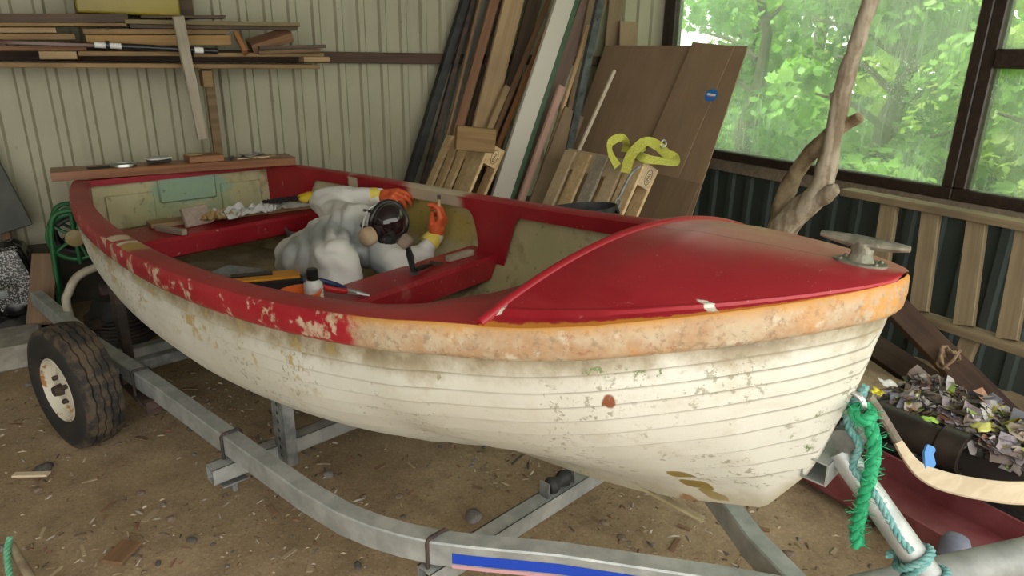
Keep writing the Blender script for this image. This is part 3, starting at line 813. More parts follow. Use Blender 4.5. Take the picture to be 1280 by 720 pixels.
# wheels
RIM = (lambda m: (m.base(m.mix(m.step(m.noise(9, 5, rough=.7), .56, .64), (.62, .58, .47), (.36, .16, .04))), m.m)[-1])(Mat('cream_rusty_rim', .5))
TYRE = (lambda m: (m.base(m.mix(m.math('MULTIPLY', m.step(m.noise(16, 5, rough=.7), .40, .62), .8), (.022, .021, .020), (.12, .085, .05))), m.m)[-1])(Mat('dusty_tyre', .85))
SIDEW = (lambda m: (m.base(m.mix(m.math('MULTIPLY', m.step(m.noise(9, 5), .45, .75), .35), (.020, .020, .020), (.07, .052, .036))), m.m)[-1])(Mat('tyre_sidewall', .7))
def wheel(y, s_):
    c_ = Matrix.Translation((1.29, y, .262)) @ Matrix.Rotation(.20 if s_ < 0 else -.0, 4, 'Z'); n = 96; rt = .268; hw = .075
    b = MB()
    # tread: five ribs split by grooves
    pr = [(rt - .030, -hw)]
    for k in range(5):
        a = -hw + .008 + k * .0278; e_ = a + .0215
        cr = lambda q: rt - .012 * (q / hw) ** 2
        pr += [(cr(a), a), (cr(e_), e_)]
        if k < 4: pr += [(cr(e_) - .009, e_ + .0015), (cr(e_) - .009, a + .0278 - .0015)]
    pr.append((rt - .030, hw))
    rings = []
    for r, h_ in pr:
        rings.append([c_ @ Vector((math.cos(2 * math.pi * k / n) * r, h_ + (.0025 * (1 if k % 4 < 2 else -1) if abs(h_) < hw - .01 else 0), math.sin(2 * math.pi * k / n) * r)) for k in range(n + 1)])
    b.grid(rings); t = b.build('tyre', TYRE, trl, smooth=30)
    b = MB()
    for q in (-1, 1):
        b.lathe([(rt - .030, q * hw), (rt - .045, q * (hw + .006)), (rt - .08, q * (hw + .010)), (rt - .115, q * (hw + .002)), (.138, q * (hw - .012)), (.134, q * (hw - .03))], n, 'Y', c_)
    b.build('sidewall', SIDEW, t, smooth=50)
    b = MB(); q = s_
    b.lathe([(.140, q * (hw - .006)), (.136, q * (hw - .002)), (.128, q * (hw - .012)), (.122, q * (hw - .04)), (.10, q * (hw - .045)), (.07, q * (hw - .028)), (.045, q * (hw - .022)), (.0, q * (hw - .022))], 48, 'Y', c_)
    b.lathe([(.140, -q * (hw - .006)), (.125, -q * (hw - .02)), (.12, 0), (.0, 0)], 48, 'Y', c_)
    b.build('rim', RIM, t, smooth=40)
    b = MB(); b.lathe([(0, q * (hw + .012)), (.020, q * (hw + .010)), (.024, q * (hw - .005)), (.026, q * (hw - .03))], 20, 'Y', c_); b.build('hub', STEELD, t)
    for k in range(4):
        b = MB(); a = k * math.pi / 2 + .5; b.lathe([(0, q * (hw - .006)), (.010, q * (hw - .006)), (.011, q * (hw - .028))], 6, 'Y', c_ @ Matrix.Translation((math.cos(a) * .052, 0, math.sin(a) * .052)))
        b.build('wheel_nut', STEELD, t)
wheel(-.985, -1); wheel(1.12, 1)
# winch post, bow snubber, drawbar
b = MB(); b.tube([(3.955, .045, .735), (4.45, .045, .27)], .031, 18); b.build('winch_post', GALV, trl)
bar('bow_stop', (3.925, -.01, .69), (3.925, .16, .70), .06, .06)
b = MB(); b.lathe([(0, -.04), (.028, -.04), (.034, -.02), (.024, 0), (.034, .02), (.028, .04), (0, .04)], 16, 'Y', Matrix.Translation((3.965, .06, .775))); b.build('bow_roller', mottled('grey_rubber', (.10, .10, .09), (.2, .2, .18), 12, .8), trl)
bar('drawbar', (3.85, .045, .235), (4.75, .045, .235), .07, .07)
# stripes and lettering on the near beam
def on_beam(q):                        # point on the near beam's outer face, q = local x
    v = float(np.interp(q, [a for a, _ in NB], [c for _, c in NB])); return Vector((q, -v, TZ))
def beam_strip(q0, q1, z0, z1, mat, name):
    b = MB(); rows = []
    for q in np.linspace(q0, q1, 30):
        p = on_beam(q); t = (on_beam(q + .01) - on_beam(q - .01)).normalized(); n = Vector((t.y, -t.x, 0))
        if n.y > 0: n = -n
        rows.append([p + n * .0312 + Vector((0, 0, z0)), p + n * .0312 + Vector((0, 0, z1))])
    b.grid(rows); return b.build(name, mat, trl, smooth=None)
beam_strip(3.17, 3.66, -.022, .012, plain('blue_stripe_paint', (.012, .06, .46), .4), 'blue_stripe')
beam_strip(3.17, 3.72, -.038, -.026, plain('pink_stripe_paint', (.60, .33, .36), .5), 'pink_stripe')
def text_mesh(txt, size, ext=.0008):
    cu = bpy.data.curves.new('lettering', 'FONT'); cu.body = txt; cu.size = size; cu.extrude = ext; cu.offset = size * .012
    to = bpy.data.objects.new('tmp', cu); COL.objects.link(to)
    me = bpy.data.meshes.new_from_object(to.evaluated_get(bpy.context.evaluated_depsgraph_get()))
    bpy.data.objects.remove(to); bpy.data.curves.remove(cu); return me
p = on_beam(3.675); t = (on_beam(3.9) - on_beam(3.68)).normalized(); n = Vector((t.y, -t.x, 0))
if n.y > 0: n = -n
me = text_mesh('HOLLMARINE', .048); o = obj('lettering', me, plain('blue_letter_paint', (.02, .09, .5), .4), trl)
o.matrix_local = Matrix.Translation(p + n * .0318 + Vector((0, 0, -.022))) @ Matrix((t, Vector((0, 0, 1)), t.cross(Vector((0, 0, 1))))).transposed().to_4x4()

# ------------------------------------------------------------------ timber leaning in the corner
def plank_mesh(length, w, t, bev=.002, seed=0, warp=.0):
    b = MB(); n = max(2, int(length / .25)); rows = []
    rnd = random.Random(seed); ph = rnd.uniform(0, 6)
    for i in range(n + 1):
        x = length * i / n; dz = warp * math.sin(x * 2.1 + ph); dy = warp * .6 * math.sin(x * 1.6 + ph * 2)
        rows.append([(x, -w / 2 + bev + dy, -t / 2 + dz), (x, w / 2 - bev + dy, -t / 2 + dz), (x, w / 2 + dy, -t / 2 + bev + dz), (x, w / 2 + dy, t / 2 - bev + dz),
                     (x, w / 2 - bev + dy, t / 2 + dz), (x, -w / 2 + bev + dy, t / 2 + dz), (x, -w / 2 + dy, t / 2 - bev + dz), (x, -w / 2 + dy, -t / 2 + bev + dz)])
    vs = [[b.bm.verts.new(p) for p in r] for r in rows]
    for i in range(n):
        for k in range(8): b.bm.faces.new((vs[i][k], vs[i][(k + 1) % 8], vs[i + 1][(k + 1) % 8], vs[i + 1][k]))
    b.bm.faces.new(vs[0][::-1]); b.bm.faces.new(vs[-1]); return b
_pk = [0]
def plank(name, label, cat, p0, p1, w, t, mat, y=None, z=None, group=None, warp=0.0):
    p0, p1 = _v(p0), _v(p1); _pk[0] += 1
    o = plank_mesh((p1 - p0).length, w, t, min(.003, t * .2), _pk[0], warp).build(name, mat, smooth=30)
    place(o, p0, frame(p1 - p0, y, z)); return tag(o, label, cat, group)
def lean(name, label, top, bot, Y1, Y0, w, t, mat, ext=0.0, cat='plank', wd=(1, 0, 0), group=None, warp=0.0, foot=None):
    p1 = aty(*top, Y1); p0 = aty(*bot, Y0); d = (p1 - p0).normalized()
    s = (p0.z - (gh(p0.x, p0.y) if foot is None else foot) - .004 - abs(d.x) * w * .5) / d.z; p0 = p0 - d * max(s, 0); p1 = p1 + d * ext
    return plank(name, label, cat, p0, p1, w, t, mat, y=wd, group=group, warp=warp)
ANG = MB
def lean_angle(label, top, bot, Y1, Y0, w, mat, ext, group=None):
    p1 = aty(*top, Y1); p0 = aty(*bot, Y0); d = (p1 - p0).normalized(); p0 -= d * ((p0.z - gh(p0.x, p0.y) - .01) / d.z); p1 += d * ext
    Ln = (p1 - p0).length; b = MB(); b.box((Ln / 2, 0, 0), (Ln, w, .004)); b.box((Ln / 2, -w / 2 + .002, w / 2), (Ln, .004, w))
    o = b.build('angle_bar', mat, smooth=None); place(o, p0, frame(d, (1, 0, 0))); return tag(o, label, 'metal bar', group)
lean_angle('black steel angle bar leaning at the end of the timber stack nearest the shelf', (584, 0), (516, 218), 5.03, 4.98, .062, BLACK, .5)
lean_angle('thin black steel bar leaning just beside the thicker black angle bar', (592, 0), (532, 220), 5.00, 4.90, .034, STEELD, .4)
lean('thin_board', 'thin grey green board leaning behind the black bars', (606, 0), (553, 205), 5.04, 4.98, .10, .012, wood('grey_green_board', (.16, .17, .13), (.23, .24, .19)), .3)
lean('thin_batten', 'thin dark brown batten leaning between black bars and reddish plank', (600, 0), (548, 215), 4.94, 4.86, .022, .022, W['brown'], .3, 'batten')
lean('plank', 'reddish brown plank leaning beside the wide tan plank', (618, 0), (568, 178), 4.92, 4.84, .075, .03, W['red'], .5)
lean('plank', 'dark brown plank tucked behind the wide tan plank', (634, 0), (584, 178), 4.99, 4.91, .09, .025, W['dark'], .5)
lean('plank', 'wide light tan plank leaning in the timber stack', (642, 0), (603, 158), 4.88, 4.80, .165, .035, W['tan'], .5)
lean('plank', 'very dark plank in the shadow beside the wide tan plank', (668, 0), (626, 160), 4.99, 4.91, .12, .025, W['dark'], .5)
lean('plank', 'slim brown plank leaning across the dark plank', (686, 0), (629, 140), 4.84, 4.74, .042, .022, W['brown'], .5)
lean('plank', 'short pale batten with its end showing low in the stack', (634, 108), (612, 160), 4.76, 4.71, .05, .03, W['tan'], .0, 'batten')
lean('plank', 'slim orange brown plank leaning against the white painted plank', (694, 8), (632, 160), 4.70, 4.60, .035, .025, W['orange'], .4)
lean('plank', 'broad brown plank directly behind the white painted plank', (708, 0), (654, 172), 4.80, 4.70, .16, .03, W['brown'], .5)
WG = plain('white_plank_paint', (.56, .52, .44), .5); GG = mottled('dark_green_paint', (.035, .085, .04), (.06, .12, .06), 20, .5)
p1 = aty(706, 0, 4.52); p0 = aty(636, 214, 4.40); d = (p1 - p0).normalized(); p0 -= d * ((p0.z - gh(p0.x, p0.y) - .03) / d.z); p1 += d * .5; Ln = (p1 - p0).length
root = thing('painted_plank', 'long white painted plank with dark green edge leaning in the stack', 'plank', p0)
rot = frame(d, (1, 0, 0))
b = MB(); b.box((Ln / 2, 0, 0), (Ln, .150, .035), bev=.002); o = b.build('white_face', WG, root); o.matrix_local = rot.to_4x4()
b = MB(); b.box((Ln / 2, .096, .010), (Ln, .040, .055), bev=.002); o = b.build('green_edge', GG, root); o.matrix_local = rot.to_4x4()
lean('plank', 'reddish brown plank leaning right beside the green painted edge', (734, 0), (668, 190), 4.62, 4.52, .12, .025, wood('purple_brown', (.16, .10, .08), (.23, .15, .12)), .4)
lean('plank', 'dark brown plank behind the slim yellowish batten', (752, 0), (690, 190), 4.74, 4.64, .10, .03, W['brown'], .3)
lean('plank', 'short pinkish plank with a sawn top end', (702, 108), (655, 240), 4.40, 4.30, .055, .03, wood('pinkish_wood', (.42, .25, .18), (.52, .33, .25)), 0)
lean('thin_batten', 'slim yellowish batten leaning with a free top end', (736, 32), (670, 240), 4.40, 4.32, .026, .026, W['pine'], 0, 'batten')
lean('plank', 'tall brown plank beside the dark steel channel', (742, 0), (712, 150), 4.60, 4.50, .10, .03, W['ply2'], .4)
# steel channel with holes
p1 = aty(752, 0, 4.32); p0 = aty(706, 215, 4.22); d = (p1 - p0).normalized(); p0 -= d * ((p0.z - gh(p0.x, p0.y) - .02) / d.z); p1 += d * .4; Ln = (p1 - p0).length
root = thing('steel_channel', 'dark grey steel channel with bolt holes leaning before the plywood', 'metal bar', p0); rot = frame(d, (1, 0, 0))
CH = mottled('blue_grey_steel', (.042, .046, .047), (.085, .092, .092), 14, .45, .4)
b = MB(); b.box((Ln / 2, 0, 0), (Ln, .06, .005)); b.box((Ln / 2, -.0285, .018), (Ln, .004, .036)); b.box((Ln / 2, .0285, .018), (Ln, .004, .036)); o = b.build('channel_web', CH, root, smooth=None); o.matrix_local = rot.to_4x4()
for k in range(9):
    b = MB(); b.lathe([(0, -.0032), (.011, -.0032)], 12, 'Z', Matrix.Translation((.3 + k * .27, 0, 0))); b.bm.normal_update()
    h_ = b.build('bolt_hole', BLACK, root, smooth=None); h_.matrix_local = rot.to_4x4()
lean('plank', 'pale stick leaning against the big plywood sheet', (768, 88), (702, 236), 4.16, 4.06, .026, .02, wood('pale_stick', (.45, .37, .27), (.56, .47, .36)), 0, 'stick')
lean('plank', 'dark brown board standing behind the second pallet', (718, 140), (682, 236), 4.28, 4.22, .19, .02, W['ply2'], 0, 'board')
# board up behind
lean('plywood_offcut', 'small brown board standing high in the corner behind the plywood sheets', (786, 27), (783, 120), 4.98, 4.94, .20, .018, W['ply'], 0, 'board')
lean('plywood_offcut', 'tall narrow brown board standing behind the small corner board', (770, 0), (760, 100), 5.03, 5.01, .15, .015, W['ply2'], .3, 'board')
# plywood sheets across the corner
def sheet(name, label, tl, Ytl, tr, Xtr, bl_, t, mat, shift=0.0, wlen=None, full=None):
    A = aty(*tl, Ytl); B = atx(*tr, Xtr); bdir = (B - A); bdir.z = 0; wd = bdir.length; bdir.normalize()
    nrm = Vector(np.cross(ray(*tl), ray(*bl_))); w = bdir.cross(nrm).normalized()
    if w.z > 0: w = -w
    ln = wlen or (A.z - gh(A.x, A.y) - .02) / -w.z
    n = bdir.cross(w).normalized()
    if n.dot(Vector((-1, -1, 0))) < 0: n = -n
    A = A + n * shift
    b = MB(); b.box((ln / 2, wd / 2, 0), (ln, wd, t), bev=.001)
    o = b.build(name, mat, smooth=None); rot = Matrix((w, bdir, w.cross(bdir))).transposed(); place(o, A, rot)
    tag(o, label, 'board'); return o, A, bdir, w, n
o, A, bd, w, n = sheet('plywood_sheet', 'largest brown plywood sheet leaning across the corner, behind the others', (757, 57), 4.98, (936, 50), 4.26, (690, 250), .012, W['ply'])
def on_plane(px, A, n):
    r = Vector(ray(*px)); t = (A - Vector(C0)).dot(n) / r.dot(n); return Vector(C0) + r * t
A1, bd1, w1, n1 = A, bd, w, n
def sheet2(label, tl, tr, off, t, mat, turn, ln):
    A = on_plane(tl, A1 + n1 * off, n1); B = on_plane(tr, A1 + n1 * off, n1)
    q = Quaternion(n1, turn); bd = q @ bd1; w = q @ w1; wd = (B - A).dot(bd)
    if w.dot(w1) < 0: w = -w
    b = MB(); b.box((ln / 2, wd / 2, 0), (ln, wd, t), bev=.001); o = b.build('plywood_sheet', mat, smooth=None)
    place(o, A, Matrix((w, bd, w.cross(bd))).transposed()); tag(o, label, 'board'); return A, bd, w, n1
shB = sheet2('brown plywood sheet with a round blue sticker leaning on the bigger sheet', (866, 53), (921, 52), .030, .012, W['ply'], -.09, 1.55)
sheet2('darker plywood offcut standing low in front of the stickered sheet', (800, 212), (871, 240), .055, .012, W['ply2'], -.09, .95)
# round sticker on the second sheet
A, bd, w, n = shB
P = on_plane((889, 119), A + n * .0065, n)
root = thing('round_sticker', 'round blue sticker with white band on the plywood sheet', 'sticker', P)
rot = Matrix((bd, -w, bd.cross(-w))).transposed()
if (rot @ Vector((0, 0, 1))).dot(n) < 0: rot = Matrix((-bd, -w, (-bd).cross(-w))).transposed()
b = MB(); b.lathe([(0, .0006), (.050, .0006), (.051, 0)], 40); o = b.build('disc', plain('sticker_blue', (.02, .16, .48), .4), root, smooth=None); o.matrix_local = rot.to_4x4()
b = MB(); b.box((.0, .004, .0010), (.070, .018, .0004)); o = b.build('white_band', plain('sticker_white', (.75, .78, .8), .4), root, smooth=None); o.matrix_local = rot.to_4x4()
b = MB(); b.box((0, -.012, .0010), (.045, .006, .0004)); o = b.build('red_band', plain('sticker_red', (.55, .12, .12), .4), root, smooth=None); o.matrix_local = rot.to_4x4()

# ------------------------------------------------------------------ pallets
def pallet(label, TRp, Y, az, lean_a, width, boards, bw_, mat, seed):
    TR = aty(*TRp, Y); bd = Vector((az, -1, 0)).normalized(); hd = Vector((-bd.y, bd.x, 0)); al = R(lean_a)
    up = hd * math.sin(al) + Vector((0, 0, math.cos(al))); c = bd.cross(up)
    if c.dot(hd) < 0: c = -c
    ln = min(1.2, (TR.z - gh(TR.x, TR.y) - .015) / up.z)
    O = TR - bd * width - up * ln
    root = thing('pallet', label, 'pallet', O)
    rot = Matrix((bd, c, up)).transposed().to_4x4()          # may be mirrored: use the parts' own vertices
    M = Matrix((bd, c, up)).transposed()
    def add(name, boxes, mt, par=root):
        b = MB()
        for ce, sz in boxes: b.box(ce, sz, None, .003)
        for v in b.bm.verts: v.co = M @ v.co
        return b.build(name, mt, par, smooth=30)
    rnd = random.Random(seed)
    for i in range(boards):
        x = bw_ / 2 + (width - bw_) * i / (boards - 1); add('slat', [((x, .011, ln / 2 - rnd.uniform(0, .012)), (bw_ if i < boards - 1 else .14, .022, ln - .02))] if i < boards - 1 else [((width - .07, .011, ln / 2), (.14, .022, ln))], mat[i % len(mat)])
    blk = []
    for z in (.073, ln / 2, ln - .073):
        add('cross_board', [((width / 2, .033, z), (width, .022, .145))], mat[0])
        for x in (.05, width / 2, width - .05): blk.append(add('block', [((x, .083, z), (.10, .078, .145))], mat[0]))
    for x in (.05, width / 2, width - .05): add('skid', [((x, .133, ln / 2), (.10, .022, ln))], mat[1 % len(mat)])
    # burnt stamp on the top corner block
    st = blk[-1]; ce = Vector((width + .0006, .083, ln - .073)); b = MB()
    b.tube([ce + Vector((0, .025 * math.cos(a), .05 * math.sin(a))) for a in np.linspace(0, 2 * math.pi, 33)[:-1]], .0022, 4, closed=True)
    for v in b.bm.verts: v.co = M @ v.co
    INK = plain('burnt_ink', (.10, .055, .03), .8); b.build('stamp', INK, st, smooth=None)
    me = text_mesh('EPAL', .030, .0004); T = Matrix.Translation(ce) @ Matrix((Vector((0, 0, 1)), Vector((0, -1, 0)), Vector((1, 0, 0)))).transposed().to_4x4() @ Matrix.Translation((-.036, -.010, 0))
    me.transform(M.to_4x4() @ T); obj('lettering', me, INK, st)
    return root, M, O, ln, width
PM = [W['pallet'], W['pine']]
pallet('closely boarded pine pallet leaning behind the boat under the brown wood block', (612, 178), 4.15, .05, 27, .62, 5, .086, PM, 1)
pal2 = pallet('pine pallet with wide gaps and a yellow strap on top, leaning before the plywood', (806, 202), 3.25, .05, 27, .80, 5, .115, [W['oldpallet'], W['pallet'], W['grey']], 2)
# wood block on the first pallet
b = MB(); b.box((0, 0, 0), (.26, .10, .155), bev=.006); o = b.build('wood_block', wood('brown_block', (.20, .115, .04), (.28, .17, .07)), smooth=30)
P = aty(594, 174, 4.05); place(o, P, Matrix.Rotation(.10, 3, 'Y') @ Matrix.Rotation(-.35, 3, 'Z')); tag(o, 'brown rough sawn wood block lying on top of the closely boarded pallet', 'wood block')
# yellow towing strap, a loose bow of webbing over the second pallet
def ribbon(pts, w, t, ups):
    b = MB(); b.sweep(pts, [(-w / 2, -t / 2), (w / 2, -t / 2), (w / 2, t / 2), (-w / 2, t / 2)], ups); return b
def smooth_path(P, n=60, closed=False):
    P = [_v(p) for p in P]; out = []; N = len(P)
    for i in range(N - 1):
        a, b_, c_, d_ = P[max(i - 1, 0)], P[i], P[i + 1], P[min(i + 2, N - 1)]
        for k in range(max(1, n // (N - 1))):
            t = k / max(1, n // (N - 1))
            out.append(.5 * ((2 * b_) + (c_ - a) * t + (2 * a - 5 * b_ + 4 * c_ - d_) * t * t + (3 * b_ - a - 3 * c_ + d_) * t ** 3))
    out.append(P[-1]); return out
STRAP = (lambda m: (m.base(m.mix(m.step(m.noise(1, 3, m.map((120, 120, 120))), .4, .6), (.42, .42, .05), (.56, .55, .11))), m.m)[-1])(Mat('yellow_webbing', .8))
root = thing('tow_strap', 'yellow webbing tow strap with metal ends flung over the second pallet', 'strap', aty(800, 190, 3.3))
def rel(pts): return [p - root.location for p in pts]
YS = 3.28
p_ = [aty(*q, YS + dy) for q, dy in (((782, 216), 0), ((786, 200), -.02), ((795, 186), -.03), ((808, 177), -.02), ((822, 182), .02), ((833, 192), .04), ((843, 197), .02), ((842, 203), -.04), ((825, 201), -.07), ((806, 198), -.05), ((797, 190), .05), ((806, 182), .08))]
sp = smooth_path(p_, 110); ribbon(rel(sp), .062, .003, [Vector((-.5, -.75, .35 + .5 * math.sin(i * .10))) for i in range(len(sp))]).build('webbing', STRAP, root, smooth=50)
p_ = [aty(*q, YS + dy) for q, dy in (((772, 208), .02), ((763, 192), 0), ((764, 178), -.02), ((776, 172), 0), ((783, 180), .05), ((781, 190), .09))]
sp = smooth_path(p_, 70); ribbon(rel(sp), .050, .003, [Vector((-.5 + .6 * math.sin(i * .09), -.75, .3)) for i in range(len(sp))]).build('webbing_loop', STRAP, root, smooth=50)
b = MB(); c_ = aty(829, 180, YS + .02) - root.location
b.tube([c_ + Vector((.022 * math.cos(a), 0, .022 * math.sin(a))) for a in np.linspace(0, 2 * math.pi, 25)[:-1]], .007, 8, closed=True); b.build('metal_end', STEEL, root)
p_ = smooth_path([aty(*q, 3.06) for q in ((800, 208), (790, 216), (783, 228), (777, 240), (772, 250))], 30)
b = MB(); b.tube(rel(p_), .009, 8); c_ = p_[-1] - root.location
b.tube([c_ + Vector((.02 * math.cos(a), 0, -.02 + .028 * math.sin(a))) for a in np.linspace(0, 2 * math.pi, 25)[:-1]], .006, 8, closed=True); b.build('ratchet_hook', GALVD, root)
# black rubber trug behind the gunwale
TP0, TP1 = aty(672, 246, 2.93), aty(752, 262, 2.93); tz = (TP0.z + TP1.z) / 2; tw_ = TP1.x - TP0.x; tx, ty = (TP0.x + TP1.x) / 2, 2.83
root = thing('trug', 'tall black rubber trug standing at the foot of the second pallet, rim above the gunwale', 'tub', (tx, ty, gh(tx, ty)))
hh = tz - gh(tx, ty); el = Matrix.Diagonal((tw_ / 2, .10, 1, 1))
b = MB(); b.lathe([(0, 0), (.72, 0), (1.0, hh), (1.06, hh), (1.06, hh - .02), (.97, hh - .01), (.70, .015), (0, .015)], 36, 'Z', el); b.build('trug_body', BLACK, root, smooth=40)
for sx in (-1, 1):
    b = MB(); b.tube([(sx * tw_ * .5, -.03, hh - .02), (sx * tw_ * .56, -.015, hh - .05), (sx * tw_ * .56, .015, hh - .05), (sx * tw_ * .5, .03, hh - .02)], .009, 8); b.build('handle', BLACK, root)

# ------------------------------------------------------------------ shelf on the back wall
SY = 4.74
def shelf_board(label, x0, x1, y0, y1, mat, Y=SY, dep=.16, name='stacked_board', tilt=0.0, group='boards stacked on the wall shelf', cat='board'):
    A = aty(x0, (y0 + y1) / 2, Y); B = aty(x1, (y0 + y1) / 2 + tilt, Y); hgt = abs(aty((x0 + x1) / 2, y0, Y).z - aty((x0 + x1) / 2, y1, Y).z)
    A = A + Vector((0, dep / 2, 0)); B = B + Vector((0, dep / 2, 0))
    return plank(name, label, cat, A, B, dep, hgt, mat, z=(0, 0, 1), group=group)
p = aty(-60, 81, SY); q = aty(400, 81, SY)
root = thing('wall_shelf', 'rough timber shelf on the cream wall carrying stacked boards', 'shelf', (q.x - .5, 4.93, 1.49))
SHELF = root
b = MB(); b.box(((p.x + q.x) / 2 - root.location.x, SY - root.location.y + .02, .017), (q.x - p.x, .04, .026), bev=.003); b.build('front_rail', W['mid'], root)
b = MB(); b.box(((p.x + q.x) / 2 - root.location.x, .12, .017), (q.x - p.x, .30, .024), bev=.003); b.build('shelf_board', W['brown'], root)
pp = aty(262, 90, 4.90)
b = MB(); b.box((pp.x - root.location.x, 4.97 - root.location.y, -.75), (.055, .06, 1.49), bev=.003); b.build('post', wood('shelf_post', (.17, .11, .05), (.24, .16, .08)), root)
b = MB(); b.box((aty(257, 93, 4.86).x - root.location.x, 4.86 - root.location.y, -.06), (.06, .16, .10), bev=.004); b.build('bracket', W['mid'], root)
ZS = 1.52
shelf_board('pale thin board lying lowest on the wall shelf, along its far end', 242, 405, 66, 71, W['mid'])
shelf_board('short pale block on the far end of the wall shelf', 380, 412, 71, 78, W['tan'], SY - .01, .14)
shelf_board('pale thin board lying lowest on the wall shelf, left of the weathered plank', 98, 238, 64, 70, W['mid'])
shelf_board('short board block on the shelf under the paddle blade', 49, 96, 64, 74, W['tan'])
shelf_board('reddish thick board at the end of the shelf, under the paddle blade', -40, 108, 57, 63.5, W['red'])
shelf_board('pale board in the stack over the paddle blade', -40, 94, 42, 50, W['mid'], SY + .05)
shelf_board('thin pale board topping the short stack over the paddle blade', -40, 70, 34, 41, W['tan'], SY + .05)
shelf_board('thick honey coloured board in the middle of the shelf stack', 108, 289, 44, 57, wood('honey', (.27, .155, .05), (.35, .21, .08)), SY + .04)
shelf_board('thin orange brown board on top of the honey coloured board', 104, 286, 36, 43, W['mid'], SY + .04)
shelf_board('long dark brown beam on top of the shelf stack', -40, 160, 17, 28, W['dark'], SY + .0, .2)
shelf_board('long thin pale board just under the dark brown beam', -40, 158, 28.5, 33, W['mid'], SY - .01, .2)
shelf_board('olive board sticking out furthest over the end of the shelf stack', 156, 375, 24, 29.5, wood('olive_board', (.17, .13, .06), (.23, .18, .09)), SY - .01, .10, tilt=4)
shelf_board('dark brown board under the olive board on the shelf stack', 162, 372, 30, 35, W['dark'], SY + .02, .14, tilt=3)
shelf_board('thin dark board beneath the yellow box on the shelf', 176, 282, 19, 23, W['dark'], SY + .06, .12)
A = aty(295, 42, SY + .02); B = aty(307, 66, SY - .06)
plank('board_offcut', 'short orange ended offcut slanting down at the end of the honey board', 'offcut', A, B, .05, .03, W['orange'], y=(0, 1, 0))
A = aty(312, 58, SY + .05); B = aty(362, 43, SY + .05)
plank('board_offcut', 'dark reddish block tilted up on the far end of the shelf', 'offcut', A, B, .13, .055, W['red'], z=(0, -.3, 1))
A = aty(322, 60, SY + .0); B = aty(404, 58, SY + .0)
plank('board_offcut', 'dark flat board under the tilted reddish block', 'offcut', A, B, .13, .022, W['dark'], z=(0, 0, 1))
A = aty(322, 65.5, SY - .0); B = aty(398, 63, SY - .0)
plank('board_offcut', 'dark brown batten lying under the flat board at the shelf end', 'offcut', A, B, .10, .02, W['brown'], z=(0, 0, 1))
# paddle
P0, P1, P2 = aty(0, 52, SY - .05), aty(118, 56, SY - .05), aty(272, 64, SY - .05)
root = thing('paddle', 'kayak paddle with dark blade and black shaft lying on the shelf', 'paddle', P1); ax = (P2 - P1).normalized()
b = MB(); rows = []
for i in range(15):
    f = i / 14; c_ = P1.lerp(P0, f) - P1; w_ = .10 * math.sin(math.pi * min(1, f * .93 + .05)) ** .6 + .008; rows.append([c_ + Vector((0, -w_ * .5 * k, .010 * (1 - k * k) + .004 * k)) for k in np.linspace(-1, 1, 7)] + [c_ + Vector((0, -w_ * .5 * k, .010 * (1 - k * k) - .010)) for k in np.linspace(1, -1, 7)])
b.grid(rows); b.build('blade', wood('paddle_blade', (.10, .045, .035), (.15, .07, .055), rough=.35), root)
def seg(name, a, c, r, m): 
    b = MB(); b.tube([P1.lerp(P2, a) - P1, P1.lerp(P2, c) - P1], r, 12); return b.build(name, m, root)
seg('shaft', .205, .84, .017, BLACKP); seg('ferrule', 0, .205, .016, WHITEP); seg('ferrule', .80, .875, .0185, WHITEP); seg('grip_ring', .085, .115, .026, BLACKP); seg('shaft_end', .875, 1.0, .017, BLACKP)
# yellow box
c_ = aty(160, 2, SY + .16); A = aty(96, 17, SY + .06); B = aty(226, 17, SY + .06)
root = thing('yellow_box', 'yellow plastic box standing on top of the shelf timber', 'box', ((A.x + B.x) / 2, SY + .20, A.z + .005))
w_ = B.x - A.x; b = MB()
b.box((0, 0, .14), (w_, .28, .28), bev=.015, seg=3); b.build('box_body', mottled('dull_yellow_plastic', (.22, .165, .012), (.28, .215, .02), 4, .4), root)
b = MB(); b.box((0, 0, .292), (w_ + .02, .30, .022), bev=.006); b.build('lid', mottled('dull_yellow_lid', (.23, .17, .012), (.29, .22, .03), 4, .4), root)
b = MB(); b.box((0, -.146, .2), (.10, .012, .025), bev=.004); b.build('handle', BLACKP, root)
# dark post above the shelf
A = aty(233, 16, 4.98)
b = MB(); b.box((0, 0, 0), (.09, .06, 1.3), bev=.004); o = b.build('post', W['dark'], smooth=30, loc=(A.x, 5.03, A.z + .62)); tag(o, 'dark upright timber standing behind the yellow box on the shelf', 'post')
# weathered plank hanging free before the shelf; parented to it, braces nothing
p1 = aty(220, 20, 4.62); p0 = aty(251, 173, 4.80); d = (p1 - p0).normalized()
b = plank_mesh((p1 - p0).length, .062, .03, .003, 5, .012)
bmesh.ops.subdivide_edges(b.bm, edges=b.bm.edges[:], cuts=2, use_grid_fill=True); b.jitter(.006, 14, 3)
o = b.build('weathered_plank', W['grey'], SHELF, smooth=40); o.matrix_local = Matrix.Translation(p0 - Vector(SHELF.location)) @ frame(d, (1, .2, 0)).to_4x4(); o['label'] = 'grey weathered plank'

